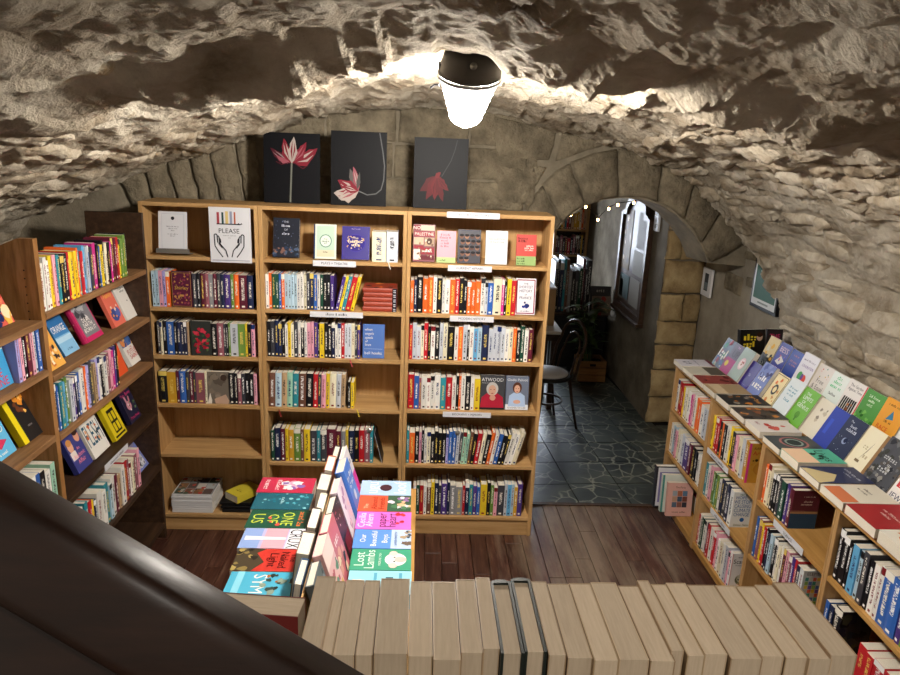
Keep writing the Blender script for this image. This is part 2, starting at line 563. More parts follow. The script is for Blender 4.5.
def ordn(i):
    return f"{i}{'th' if 10 <= i % 100 <= 20 else {1: 'st', 2: 'nd', 3: 'rd'}.get(i % 10, 'th')}"

T3 = Matrix.Translation
def RX(a): return Matrix.Rotation(R(a), 4, 'X')
def RY(a): return Matrix.Rotation(R(a), 4, 'Y')
def RZ(a): return Matrix.Rotation(R(a), 4, 'Z')

def row(tokens, start, end, z, base, dirn, rot, hgt, shelf, anchor, rev, group, depth=.128, hard=.5, lean=0.0, last=None, rg=None, hj=.012, leans=None, back_off=.006):
    """books side by side along a shelf from start to end (1-D positions along dirn); base: spine line point at position 0"""
    rg = rg or RG
    toks = tokens.split()
    ws = []
    for tk in toks:
        k = float(tk[1:]) if len(tk) > 1 else 1.0
        ws.append(k * rg.uniform(.88, 1.12))
    total = abs(end - start)
    sl = math.tan(R(abs(leans(1.0) if leans else lean))) * hgt
    unit = (total - sl - .001 * len(ws)) / sum(ws)
    pos = 0.0
    n = len(toks)
    for i, (tk, wk) in enumerate(zip(toks, ws)):
        wd = wk * unit
        c = tk[0]
        hh = hgt + rg.uniform(-hj, hj)
        tx = rg.choice(['14141a', '2a2a30', '7a1d24', '1d2f66']) if c in LIGHT else rg.choice(['eeeade', 'eeeade', 'e2c766', 'f3f3f3'])
        ln = leans(i / max(1, n - 1)) if leans else lean
        q = Vector(base) + Vector(dirn) * (start + pos)
        hd = rg.random() < hard
        lift = math.sin(R(ln)) * wd if ln > 0 else 0
        m4 = T3(q + Vector((0, 0, z + .0006 + lift))) @ rot @ T3((0, rg.uniform(0, back_off), 0)) @ RY(ln)
        art = col = None
        nm = None
        lab = None
        if last and i == n - 1:
            art, lab, colh = last
            col = lin(colh) if colh else None
        b = book(wd * math.cos(R(ln)), hh, min(depth + rg.uniform(-.008, .008), depth + .006), col or jit(PAL[c], rg), m4, tx, hd, art=art)
        k = (n - i) if rev else (i + 1)
        thick = 'thick ' if wd > 1.45 * unit else 'slim ' if wd < .8 * unit else ''
        tag(b, lab or f"{thick}{CNAME[c]} {'hardback' if hd else 'paperback'}, {ordn(k)} from the {anchor}, {shelf}", 'book', group)
        pos += wd + .001

# ================================================================== STRUCTURE
# ---- vault: cross-section swept along Y
VP = [(-2.62, 0), (-2.60, .8), (-2.50, 1.38), (-2.27, 1.757), (-2.11, 1.861), (-1.74, 2.026), (-1.307, 2.192), (-.945, 2.319), (-.457, 2.473), (.024, 2.539),
      (.469, 2.502), (.874, 2.429), (1.158, 2.365), (1.606, 2.252), (1.935, 2.072), (2.17, 1.868), (2.29, 1.68), (2.33, 1.5), (2.34, 1.3), (2.36, 1.0), (2.38, 0)]
VL = [0.0]
for a, b in zip(VP[:-1], VP[1:]):
    VL.append(VL[-1] + math.hypot(b[0] - a[0], b[1] - a[1]))
def vprof(s):
    s = min(max(s, 0), VL[-1] - 1e-6)
    i = max(k for k in range(len(VL) - 1) if VL[k] <= s)
    t = (s - VL[i]) / (VL[i + 1] - VL[i])
    P = [Vector(VP[min(max(j, 0), len(VP) - 1)]) for j in (i - 1, i, i + 1, i + 2)]
    m1, m2 = (P[2] - P[0]) / 2, (P[3] - P[1]) / 2
    t2, t3 = t * t, t * t * t
    return P[1] * (2 * t3 - 3 * t2 + 1) + m1 * (t3 - 2 * t2 + t) + P[2] * (-2 * t3 + 3 * t2) + m2 * (t3 - t2)
VTAB = []
NS = 260
for i in range(NS + 1):
    s_ = VL[-1] * i / NS
    p_ = vprof(s_)
    a_, b_ = vprof(s_ - .04), vprof(s_ + .04)
    d_ = (b_ - a_).normalized()
    VTAB.append((p_, Vector((d_.y, -d_.x))))         # inward normal (towards the room)
def vault_end(s):
    p = VTAB[min(NS, max(0, round(s / VL[-1] * NS)))][0]
    if p.x > 1.9 and p.y < 1.86:                     # springing dies into the plaster wall above the low bookcase
        t = min(1, max(0, (1.86 - p.y) / .5))
        return 5.0 - .62 * t
    return wall_y(p.x) + .04
def vpoint(s, y, off=0.0, rough=1.0):
    i = min(NS - 1, max(0, int(s / VL[-1] * NS)))
    t = s / VL[-1] * NS - i
    p = VTAB[i][0].lerp(VTAB[i + 1][0], t)
    n = VTAB[i][1].lerp(VTAB[i + 1][1], t)
    lift = .05 * min(1, max(0, (4.4 - y) / 2)) * min(1, max(0, (p.y - 1.4)))
    d = noise.noise(Vector((s * 2.4, y * 1.2, 0))) * .04 + noise.noise(Vector((s * 5.5, y * 2.6, 3))) * .03
    wv = noise.noise(Vector((s * 2.1, y * 1.3, 7)))
    fr = (s * 6.5 + 1.1 * wv + .45 * noise.noise(Vector((s * 6, y * 5, 1)))) % 1.0
    led = (fr if fr < .85 else (1 - fr) * 5.67)                 # bedding ledges
    d += (led - .5) * .034 * (.3 + 1.3 * abs(noise.noise(Vector((s * 3, y * 2.2, 4)))))
    d += noise.fractal(Vector((s * 9, y * 5.5, 2)), .75, 2.1, 5) * .017
    yr = 2.16 + .1 * noise.noise(Vector((s * 2.2, 0, 11))) - .12 * max(0, p.x - .5)
    q = (y - yr) / (.12 if y > yr else .3)
    if abs(q) < 1 and -1.3 < p.x < 1.7:                          # hanging ledge on the stairs side of the lamp
        d += (.125 - .105 * math.exp(-((p.x - .14) / .27) ** 2)) * (1 - q * q) ** 1.5 * min(1, (p.x + 1.3) / .8, (1.7 - p.x) / .6) * (.75 + .5 * noise.noise(Vector((s * 3.2, y * 3, 15))))
    d *= rough
    d += off
    return Vector((p.x + n.x * d, y, p.y + lift + n.y * d))
YN = 0.25
def build_vault():
    v, f = [], []
    ns, ny = 520, 400
    for i in range(ns + 1):
        s = VL[-1] * i / ns
        e = vault_end(s)
        for j in range(ny + 1):
            t = j / ny
            y = YN + (e - YN) * (1 - (1 - t) ** 1.25)
            v.append(vpoint(s, y))
    for i in range(ns):
        for j in range(ny):
            a = i * (ny + 1) + j
            f.append([a, a + 1, a + ny + 2, a + ny + 1])
    return struct(mesh('ceiling', v, f, M['vault'], None, False), 'rough stone barrel vault over the bookshop')
vault = build_vault()
# rubble stones in courses on both flanks of the vault
def rubble(s0, s1, y0, y1, prot, sd):
    rg = random.Random(sd)
    nu, nv = 14, 7
    v, f = [], []
    ja = [rg.uniform(-.18, .18) for _ in range(8)]
    for i in range(nu + 1):
        for j in range(nv + 1):
            a, b = i / nu * 2 - 1, j / nv * 2 - 1
            k = 1 - .3 * max(0, abs(a) + abs(b) - 1.25)
            aa = a * k + ja[0] * b * .5
            bb = b * k + ja[1] * a * .6 + .12 * math.sin(a * 3 + ja[2] * 20)
            s = (s0 + s1) / 2 + bb * (s1 - s0) / 2
            y = (y0 + y1) / 2 + aa * (y1 - y0) / 2
            edge = max(abs(a), abs(b))
            h = prot * (1 - edge ** 3) - (.022 if edge > .99 else 0)
            h += (noise.noise(Vector((s * 26 + sd, y * 17, 1))) * .018 + noise.noise(Vector((s * 60 + sd, y * 50, 1))) * .006) * (1 - edge ** 6)
            v.append(vpoint(s, y, h, .9))
    for i in range(nu):
        for j in range(nv):
            a = i * (nv + 1) + j
            f.append([a, a + nv + 1, a + nv + 2, a + 1])
    return mesh('stone', v, f, M['rubble'], vault, True)
def s_of(x, z):
    return min(range(NS + 1), key=lambda i: (VTAB[i][0] - Vector((x, z))).length) * VL[-1] / NS
rg = random.Random(3)
for sa, sb, ya, yb in ((s_of(1.1, 2.375), s_of(2.345, 1.2), 1.7, 9), (s_of(-2.45, 1.45), s_of(-1.15, 2.25), 1.9, 9)):
    s = sa
    while s < sb:
        ch = rg.uniform(.07, .15)
        y = ya + rg.uniform(0, .3)
        e = min(yb, vault_end(s + ch / 2) - .03)
        while y < e - .08:
            ln = min(rg.uniform(.2, .62), e - y)
            if e - (y + ln) < .08: ln = e - y
            if rg.random() < .72:
                rubble(s + .003, s + ch - .003, y + .004, y + ln - .004, rg.uniform(.008, .034) if sa > 3 else rg.uniform(.004, .024), rg.randint(0, 9999))
            y += ln
        s += ch

# ---- back wall with the arched opening
INTR = [(.56, 0), (.56, 1.30), (.66, 1.50), (.76, 1.62)] + [wpix(*p) for p in ((548, 240), (565, 220), (585, 206), (603, 200), (622, 198), (641, 199), (660, 205), (676, 215), (690, 229), (701, 245), (708, 263))]
def build_back():
    th = .28
    mb = MB()
    def slab(q):                                  # q: outline (x, z), convex
        n = len(mb.v)
        k = len(q)
        mb.v += [wpt(x, z, 0) for x, z in q] + [wpt(x, z, -th) for x, z in q]
        mb.f += [list(range(n, n + k)), list(range(n + k, n + 2 * k))[::-1]]
        mb.f += [[n + i, n + k + i, n + k + (i + 1) % k, n + (i + 1) % k] for i in range(k)]
    slab([(-2.9, 0), (INTR[0][0], 0), (INTR[0][0], 2.75), (-2.9, 2.75)])
    for p, q in zip(INTR[1:-1], INTR[2:]):
        slab([p, q, (q[0], 2.75), (p[0], 2.75)])
    slab([(INTR[-1][0], INTR[-1][1]), (2.42, 1.53), (2.42, 2.75), (INTR[-1][0], 2.75)])
    return struct(mb.build('wall_back', M['mortar']), 'stone end wall with an arched opening')
wall_back = build_back()
def stone_poly(poly, mapf, mat, parent, prot=.02, sd=0, step=.05, name='stone', back=-.01, j=.006):
    """one dressed stone: outline in wall coordinates, slightly irregular, proud of the joint"""
    rg = random.Random(sd)
    pts = []
    for (a, b) in zip(poly, poly[1:] + poly[:1]):
        d = math.hypot(b[0] - a[0], b[1] - a[1])
        n = max(1, int(d / step))
        for k in range(n):
            t = k / n
            pts.append((a[0] + (b[0] - a[0]) * t + rg.uniform(-j, j), a[1] + (b[1] - a[1]) * t + rg.uniform(-j, j)))
    cx = sum(p[0] for p in pts) / len(pts); cz = sum(p[1] for p in pts) / len(pts)
    n = len(pts)
    V, Fc = [], []
    for k, off in ((1.0, back), (.985, prot * .55), (.90, prot), (.5, prot * 1.15)):
        for (x, z) in pts:
            V.append(mapf(cx + (x - cx) * k, cz + (z - cz) * k, off + (rg.uniform(-.004, .004) if off > 0 else 0)))
    V.append(mapf(cx, cz, prot * 1.2))
    for q in range(3):
        for i in range(n):
            a, b = q * n + i, q * n + (i + 1) % n
            Fc.append([a, b, b + n, a + n])
    for i in range(n):
        Fc.append([3 * n + i, 3 * n + (i + 1) % n, 4 * n])
    return mesh(name, V, Fc, mat, parent, True)
def shrink(poly, g=.008):
    cx = sum(p[0] for p in poly) / len(poly); cz = sum(p[1] for p in poly) / len(poly)
    o = []
    for x, z in poly:
        d = math.hypot(x - cx, z - cz)
        k = (d - g * 1.4) / d
        o.append((cx + (x - cx) * k, cz + (z - cz) * k))
    return o
# voussoirs of the arch (outer, inner ends of each joint, from the photograph onto the wall plane)
J = [((520, 225), (546, 243)), ((541, 184), (561, 223)), ((568, 162), (585, 206)), ((617, 147), (617, 198)), ((662, 161), (656, 202)), ((693, 184), (683, 220)), ((720, 211), (700, 243)), ((746, 243), (708, 263))]
for k in range(len(J) - 1):
    (o0, i0), (o1, i1) = J[k], J[k + 1]
    om = wpix((o0[0] + o1[0]) / 2, (o0[1] + o1[1]) / 2 - 3)
    im = wpix((i0[0] + i1[0]) / 2, (i0[1] + i1[1]) / 2 - (2 if 0 < k < 6 else 0))
    poly = [wpix(*i0), im, wpix(*i1), wpix(*o1), om, wpix(*o0)]
    stone_poly(shrink(poly, .006), wpt, M['ashlar'], wall_back, .035, 50 + k, .06, 'voussoir')
for k, q in enumerate((((492, 116), (558, 130), (550, 162), (494, 158)), ((494, 162), (548, 166), (538, 184), (524, 204), (496, 204)), ((562, 131), (612, 142), (572, 157), (554, 162)), ((617, 143), (650, 152), (661, 158), (622, 145)))):
    stone_poly(shrink([wpix(*p) for p in q][::-1], .006), wpt, M['ashlar'], wall_back, .016, 140 + k, .07)
# left, tall split stones beside the vault
for k, (a, b) in enumerate([((128, 195, 181), (150, 200, 172)), ((152, 200, 172), (174, 203, 164)), ((176, 203, 163), (196, 204, 157)), ((198, 204, 156), (216, 204, 150)), ((218, 204, 150), (241, 205, 143)), ((243, 205, 143), (262, 206, 137))]):
    poly = [wpix(a[0] + 6, a[1] + 10), wpix(b[0] + 4, b[1] + 10), wpix(b[0] - 8, b[2] - 3), wpix(a[0] - 8, a[2] - 3)]
    stone_poly(poly, wpt, M['ashlar'], wall_back, .03, 80 + k, .05, 'stone', j=.009)
# ashlar courses above the bookcases
rg = random.Random(21)
zc = 1.72
while zc < 2.5:
    hc = rg.uniform(.17, .23)
    x = -.93
    while x < .72:
        lw = rg.uniform(.28, .5)
        x1 = min(x + lw, .74)
        stone_poly([(x + .006, zc + .006), (x1 - .006, zc + .006), (x1 - .006, zc + hc - .006), (x + .006, zc + hc - .006)], wpt, M['ashlar'], wall_back, rg.uniform(.008, .02), rg.randint(0, 999), .09)
        x = x1
    zc += hc

# ---- right wall (plaster below the springing), pillar of tawny quoins, passage wall
XW = 2.38
def side(x0, x1, y0, y1, z0, z1, name, mat, lab):
    return struct(MB().box(x0, y0, z0, x1, y1, z1).build(name, mat), lab)
wr = side(XW, XW + .3, -1.6, 5.75, 0, 2.2, 'wall_right', M['plaster'], 'rough plastered wall behind the low bookcase')
def rpt(y, z, off): return Vector((XW - off, y, z))
for k, (a, b) in enumerate([((727, 271), (741, 297)), ((745, 250), (757, 262)), ((748, 276), (756, 289))]):
    p, q = pix(a[0], a[1], 0, XW), pix(b[0], b[1], 0, XW)
    y0, y1 = sorted((p.y, q.y)); z0, z1 = sorted((p.z, q.z))
    stone_poly([(y1, z0), (y0, z0), (y0, z1), (y1, z1)], rpt, M['ashlar'], wr, .012, k + 5, .06)
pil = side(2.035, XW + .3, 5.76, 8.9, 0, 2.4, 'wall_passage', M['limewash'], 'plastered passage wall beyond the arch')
def ppt(x, z, off): return Vector((x, 5.76 - off, z))
zs = [0, .2, .46, .66, .89, 1.12, 1.20, 1.45, 1.62, 1.85]
zq = [U_ for U_ in (0.0, .24, .49, .72, .93, 1.17, 1.455, 1.70, 1.95)]
for k in range(len(zq) - 1):
    cuts = [2.035, XW] if k not in (4, 6) else [2.035, 2.235 if k == 4 else 2.16, XW]
    for a, b in zip(cuts[:-1], cuts[1:]):
        stone_poly([(a + .004, zq[k] + .006), (b - .006, zq[k] + .006), (b - .006, zq[k + 1] - .006), (a + .004, zq[k + 1] - .006)], ppt, M['tawny'], pil, .03, 200 + k, .06, j=.008)

# ---- floors
fl = struct(MB().box(-2.7, -1.6, -.08, 2.4, 4.225, -.022).build('floor', M['under']), 'dark stained plank floor of the bookshop')
rg = random.Random(5)
x = -1.75
while x < 1.95:
    wd = rg.uniform(.085, .115)
    y = .95 - rg.uniform(0, .8)
    while y < 4.22:
        ln = rg.uniform(1.0, 1.9)
        y1 = min(y + ln, 4.222)
        if 4.222 - y1 < .25: y1 = 4.222
        if y1 > 1.0:
            MB().box(x + .0015, y + .0015, -.022, x + wd - .0015, y1 - .0015, rg.uniform(-.0015, 0), b=.0015).build('plank', M['plank'], fl)
        y = y1
    x += wd
sl = struct(MB().box(-1.2, 4.23, -.08, 2.45, 9.4, -.012).build('floor_slate', M['under']), 'dark slate tiled floor beyond the planks')
ta = R(4.0)
TS = .36
tile_me = None
for i in range(-2, 8):
    for j in range(0, 15):
        lx, ly = i * TS, j * TS
        px_ = .10 + lx * math.cos(ta) - ly * math.sin(ta) + .30
        py_ = 4.235 + lx * math.sin(ta) + ly * math.cos(ta) - .12
        if not (-.3 < px_ < 2.4) or py_ < 4.1 or (px_ > 1.75 and py_ > 5.45):
            continue
        poly = [(0, 0), (TS, 0), (TS, TS), (0, TS)]
        P = [(px_ + a * math.cos(ta) - b * math.sin(ta), py_ + a * math.sin(ta) + b * math.cos(ta)) for a, b in poly]
        if min(p[1] for p in P) < 4.235:
            P = [(a, max(4.235, b)) for a, b in P]
        g = .004
        cx = sum(p[0] for p in P) / 4; cy = sum(p[1] for p in P) / 4
        zt = rg.uniform(-.001, .001)
        Q = [(cx + (a - cx) * (1 - 2 * g / TS), cy + (b - cy) * (1 - 2 * g / TS)) for a, b in P]
        mesh('tile', [(a, b, -.012) for a, b in Q] + [(a, b, zt) for a, b in Q], [[4, 5, 6, 7], [0, 1, 5, 4], [1, 2, 6, 5], [2, 3, 7, 6], [3, 0, 4, 7]], M['slate'], sl)
struct(MB().box(.55, 4.21, -.02, 1.7, 4.245, .006, b=.002).build('trim_1', M['darkwood']), 'worn threshold strip between planks and slate')
# ---- the room beyond: walls, ceiling, daylight window on its left
wf = MB()
wf.box(-1.2, 9.0, 0, .45, 9.2, 2.6).box(1.6, 9.0, 0, 2.5, 9.2, 2.6).box(.45, 9.0, 0, 1.6, 9.2, .6).box(.45, 9.0, 2.2, 1.6, 9.2, 2.6)
struct(wf.build('wall_far', M['plaster']), 'far wall of the next room holding its window')
side(-1.3, -1.2, 4.5, 9.2, 0, 2.6, 'wall_next_room', M['plaster'], 'side wall of the next room')
side(-1.3, 2.5, 4.75, 9.2, 2.45, 2.55, 'ceiling_passage', M['darkwood'], 'dark timber ceiling of the next room')
win = struct(MB().box(.45, 9.12, .6, 1.6, 9.14, 2.2).build('window_1', M['glass']), 'bright daylit window of the next room')
fr = MB()
for xx in (.45, .995, 1.54):
    fr.box(xx, 9.06, .6, xx + .06, 9.11, 2.2)
for zz in (.6, 1.4, 2.14):
    fr.box(.45, 9.06, zz, 1.6, 9.11, zz + .06)
fr.build('window_frame', M['darkwood'], win)
ld = bpy.data.lights.new('window_daylight', 'AREA')
ld.shape = 'RECTANGLE'; ld.size = 1.05; ld.size_y = 1.5; ld.energy = DAY_W; ld.color = (.85, .93, 1)
lo = link(bpy.data.objects.new('window_daylight', ld))
lo.matrix_world = T3((1.02, 8.97, 1.4)) @ RX(-90)
# ---- left wall below the vault, landing the photographer stands on
side(-2.9, -2.6, -1.6, 4.3, 0, 1.2, 'wall_left', M['plaster'], 'plaster wall behind the tall left bookcase')
side(-1.2, 1.4, -1.6, .84, .55, .75, 'floor_landing', M['darkwood'], 'stair landing above the shop floor')

# ================================================================== LAMPS
def lamp(loc, tilt, label, watts=LAMP_W, lens='lens'):
    """bulkhead lamp: dark cap with a motion sensor, ribbed tapering lens that glows"""
    t = empty('ceiling_lamp', loc)
    n = 28
    cap = [(.02, .105), (.062, .10), (.082, .075), (.094, .04), (.102, .012), (.104, 0), (.095, -.004)]
    MB().lathe(cap, n).build('cap', M['lampcap'], t, True)
    MB().lathe([(.1045, .0), (.1065, -.004), (.1065, -.010), (.1005, -.014)], n, None, False).build('rim', M['metal'], t, True)
    MB().lathe([(.097, -.008), (.0985, -.02), (.094, -.03), (.0845, -.052)], n, None, False).build('lens_collar', M['collar'], t, True)
    pr = [(.08, -.05)]
    for k in range(8, 31):
        q = k / 30
        r = .097 - .052 * q - (.0 if q < .92 else (q - .92) * .25) + (.0022 if k % 4 == 1 else 0)
        pr.append((r, -.008 - .165 * q))
    pr.append((.02, -.178))
    MB().lathe(pr, n).build('lens', M[lens], t, True)
    s = MB().lathe([(.0005, .013), (.007, .011), (.0115, .005), (.012, 0)], 14, T3((0, -.087, .058)) @ RX(62), False).build('motion_sensor', M['acrylic'], t, True)
    for a in (-1, 1):
        MB().box(a * .098 - .004, -.012, -.02, a * .098 + .004, .012, .03, b=.001).build('clip', M['lampcap'], t)
    MB().tube([(-.095, .02, -.05), (-.108, .03, -.055), (-.122, .035, -.068)], .004, 6).build('cable_end', M['black'], t)
    t.rotation_euler = (R(tilt), 0, R(3))
    ll = bpy.data.lights.new('led_board', 'AREA')
    ll.shape = 'DISK'; ll.size = .15; ll.energy = watts; ll.color = (1.0, .965, .91)
    lo_ = link(bpy.data.objects.new('led_board', ll), t)
    lo_.location = (0, 0, -.016)
    return tag(t, label, 'lamp')
lamp((.138, 2.42, 2.530), 27, 'glowing bulkhead lamp with dark cap hanging from the rough vault')
lamp((.35, -.9, 3.55), 0, 'bulkhead lamp in the stairwell above the landing', 1.0, 'lens_dim')

# ================================================================== BACK BOOKCASES
YB, DB = 3.82, .27
LEV = {'L': [1.666, 1.378, 1.100, .810, .500, .108], 'M': [1.668, 1.386, 1.106, .802, .460, .118], 'R': [1.671, 1.388, 1.114, .810, .464, .124]}
XR_ = {'L': (-1.512, -.884), 'M': (-.882, -.083), 'R': (-.081, .718)}
def shelf_label(parent, x0, x1, z, text, Yp, hh=.026, zoff=0, tcol='33363f'):
    m = MB().box(x0, Yp - .0035, z - hh, x1, Yp - .0015, z).build('shelf_label', M['paper'], parent)
    Print((x0, Yp - .0035, z - hh), (x1 - x0, 0, 0), (0, 0, hh)).run([('t', text, .5, .5, .42, tcol, .66)]).build('lettering', parent)
    return m
CASES = {}
def bookcase(key, lab, labels):
    x0, x1 = XR_[key]
    t = .021
    r = empty('bookcase', ((x0 + x1) / 2, YB, 0))
    def put(mb, nm, mt):
        o = mb.build(nm, mt, r)
        o.matrix_parent_inverse = T3(r.location).inverted()
        return o
    put(MB().box(x0, YB, 0, x0 + t, YB + DB, 1.953, b=.001), 'side_panel', M['oak'])
    put(MB().box(x1 - t, YB, 0, x1, YB + DB, 1.953, b=.001), 'side_panel', M['oak'])
    put(MB().box(x0 + t, YB, 1.932, x1 - t, YB + DB, 1.953, b=.001), 'top_panel', M['oakh'])
    put(MB().box(x0 + t, YB + DB - .008, .0, x1 - t, YB + DB, 1.932), 'back_panel', M['oak'])
    put(MB().box(x0 + t, YB + .012, 0, x1 - t, YB + .03, LEV[key][-1] - .02), 'plinth', M['oakh'])
    for z in LEV[key]:
        put(MB().box(x0 + t, YB + .002, z - .02, x1 - t, YB + DB - .008, z, b=.001), 'shelf', M['oakh'])
    for (px0, px1, py, txt) in labels:
        a, b = pix(px0, py, 1, YB), pix(px1, py, 1, YB)
        m = MB().box(a.x, YB - .003, a.z - .032, b.x, YB - .0008, a.z)
        o = put(m, 'shelf_label', M['paper'])
        p = Print((a.x, YB - .003, a.z - .032), (b.x - a.x, 0, 0), (0, 0, .032)).run([('t', txt, .5, .55, .4, '3a3d48', .62)]).build('lettering', o)
        p.matrix_parent_inverse = T3(r.location).inverted() if False else Matrix()
        p.matrix_parent_inverse = Matrix()
    tag(r, lab, 'bookcase', None)
    CASES[key] = r
bookcase('L', 'oak bookcase with a poster of two hands, standing beside the dark bookcase', [])
bookcase('M', 'oak bookcase between two others with a stack of orange-red books', [(313, 356, 260, 'PLAYS + THEATRE'), (310, 363, 311, 'POETRY + ESSAYS')])
bookcase('R', 'oak bookcase beside the arch with a current affairs label', [(447, 500, 211.5, 'HISTORY + HISTOIRE'), (448, 492, 265, 'CURRENT AFFAIRS'), (450, 494, 315.5, 'MODERN HISTORY'), (443, 491, 411.5, 'BIOGRAPHY + MEMOIRS')])

def X_(px, z):                                  # photo column at shelf height z on the spine line of the back bookcases
    a = pix(px, 0, 1, YB + .02)
    b = pix(px, 600, 1, YB + .02)
    t = (z + .09 - a.z) / (b.z - a.z)
    return a.x + (b.x - a.x) * t
def brow(key, lvl, px0, px1, tokens, hgt, shelf, lean=0.0, last=None, leans=None, hard=.5, hj=.012, depth=.13, yo=.02):
    z = LEV[key][lvl - 2 + 0] if False else LEV[key][lvl]
    xa = max(X_(px0, z), XR_[key][0] + .024)
    xb = min(X_(px1, z), XR_[key][1] - .024)
    row(tokens, xa, xb, z, (0, YB + yo, 0), (1, 0, 0), Matrix(), hgt, shelf, 'arch side', True, 'books on the ' + shelf, depth, hard, lean, last, leans=leans, hj=hj)
def face(key, lvl, px0, px1, hgt, col, art, label, tilt=12, hard=False, thick=.02, yo=.035, group=None, dp=None, turn=0, txt=None):
    z = LEV[key][lvl]
    x0, x1 = X_(px0, z), X_(px1, z)
    dp = dp or (x1 - x0)
    # front cover towards the room, leaning back
    m4 = T3(((x0 + x1) / 2, YB + yo, z + .0006)) @ RZ(turn) @ RX(-tilt) @ T3((-dp / 2, thick, 0)) @ RZ(-90) @ T3((0, 0, 0))
    b = book(thick, hgt, dp, col, m4, txt, hard, art=art)
    # lower corner at the back goes under: raise by its dip
    b.matrix_world = T3((0, 0, 0)) @ b.matrix_world
    dz = min((b.matrix_world @ Vector(v)).z for v in b.bound_box) - z
    b.matrix_world = T3((0, 0, .0008 - dz)) @ b.matrix_world
    return tag(b, label, 'book', group)

# ---- upright rows
brow('L', 1, 152, 170, 'i i p v o1.2', .197, 'outer half, gilt maroon cover shelf', hj=.004)
brow('L', 1, 193, 253, 'q k m z g m q n u1.8 e o1.3 m2.2 n1.5', .192, 'inner half, gilt maroon cover shelf', hj=.003)
face('L', 1, 171, 192, .197, '4a1a30', [('r', .05, .03, .95, .97, '571f38'), ('blobs', 4, 40, .1, .08, .9, .42, .05, ['b98a4c', '8a3c50']), ('blobs', 9, 26, .1, .62, .9, .95, .05, ['b98a4c', '8a3c50']), ('t', 'Shirley', .5, .55, .1, 'c9a14e', .7), ('r', .4, .3, .6, .36, 'b98a4c'), ('l', [(.06, .03), (.06, .97), (.94, .97), (.94, .03), (.06, .03)], .02, 'a57c45')], 'maroon cloth cover with gilt floral border between upright spines', 2, True, .028, .022)
brow('L', 2, 157, 189, 'q c.6 k1.2 b2.2 k n n n a.5', .19, 'outer half, red roses shelf', hj=.003)
brow('L', 2, 211, 255, 'k1.5 z1.6 q.6 k.6 e.5 l2 e2 y.6 k1 p1', .19, 'inner half, red roses shelf', hj=.003)
face('L', 2, 190, 211, .198, '2e3330', [('blobs', 3, 22, .12, .1, .9, .8, .1, ['b3263a', 'c93a4e', '9c1c30']), ('blobs', 8, 16, .1, .05, .95, .6, .06, ['3c5a3a', '4f6b45'])], 'dark cover with red roses facing out among spines', 2, True, .03, .022)
brow('L', 3, 159, 207, 'k2.2 j2.2 m b2 q m q.8 z2.8 c.6', .188, 'outer half, shelf above empty one', hj=.003)
brow('L', 3, 229, 257, 'k1.4 k z1 q k1.2 k1.2 p1', .187, 'inner half, shelf above empty one', hj=.004)
face('L', 3, 207, 230, .19, '6b6258', [('blobs', 5, 14, .1, .1, .9, .9, .16, ['5a5148', '7d7265', '8c8173']), ('e', .72, .82, .14, .1, '3f3028'), ('p', [(.3, .15), (.8, .3), (.95, .1), (.9, 0), (.35, 0)], 'b99b86'), ('p', [(0, 0), (.12, .35), (.2, .1), (.18, 0)], 'e2dcd0')], 'muted grey painted portrait cover facing out among spines', 3, False, .03, .022)
brow('M', 1, 264, 334, 'w o d1.2 d b.8 o i i i i w w c q n1.2 b w.8 d k1.1 k u', .2, 'plays shelf', hj=.008, lean=0)
brow('M', 1, 335, 362, 'u y.8 t1.1 r1.5 y1', .195, 'leaning group, plays shelf', lean=13, hj=.004)
brow('M', 2, 265, 360, 'k q1.2 n n k w.7 y.8 c q w.9 k w.8 p p u k.5 y1.4 k k n w.8 w r l l1.2 c q.8 u.8', .2, 'blue face-out shelf', hj=.012)
brow('M', 3, 268, 346, 'h1.3 i1.4 a1 x1 t1.2 h1.7 k1.5 r.9 q.7 p1 y.8 c1.3 l1 a.9', .205, 'cloth classics shelf', hard=1, hj=.004, lean=1.5)
brow('M', 3, 347.5, 354, 'k y', .16, 'low pair, cloth classics shelf', hard=1, hj=.003)
brow('M', 4, 271, 373, 'd.7 n1.3 m1 y.6 j1.2 e1.4 h.7 y1.2 q1.3 t.7 q1.3 m2 m1 g1 y.5 n1.3 k1 r1.2 z1.1 t.6', .2, 'patterned hardback shelf', hard=1, hj=.008)
brow('M', 4, 382, 391, 'l k1.6', .19, 'leaning end, patterned hardback shelf', lean=-14, hj=.005, hard=1)
brow('M', 5, 345, 398, 'k n w l q w k c m w', .17, 'lowest shelf behind the table', hj=.02)
brow('R', 1, 407.5, 516, 'o.8 n.6 k1.2 o1.2 o1.2 w.7 k1.3 w.6 w1.1 o1.1 r.9 k1 k.8 o.8 o o1.2 w.9 l.6 b1.1 c2 f.6 k.6 y.9 r1.1', .195, 'current affairs shelf', hj=.014)
brow('R', 2, 406.5, 533, 'r.8 l l c.8 r1 k.8 w k1 l c1.1 k1.6 w o l k.5 w s1 i1 n1.6 l l l l w c o k d w m1.1', .2, 'modern history shelf', hj=.018)
brow('R', 3, 405.5, 480, 'r1.3 b1.3 z.5 w1.4 w1 w1 w1.3 t1.2 r1.6 w1 k.7 o.5 w1 k1.3 w.9 y1.3', .2, 'two portraits shelf', hj=.012)
brow('R', 4, 405, 525, 't.8 o1.6 k1.2 p.7 k.7 w.8 c1 k1.1 k1.1 k1.1 k1.1 v.7 b.8 b.9 l.8 q.7 x1 x.9 h.8 k.9 r1.3 c1 k1 o.9 w.9 b1 k1 k.9 w1 w1 c1.1', .2, 'biography label shelf', leans=lambda q: 0 if q < .35 else 14 * (q - .35) / .65, hj=.012)
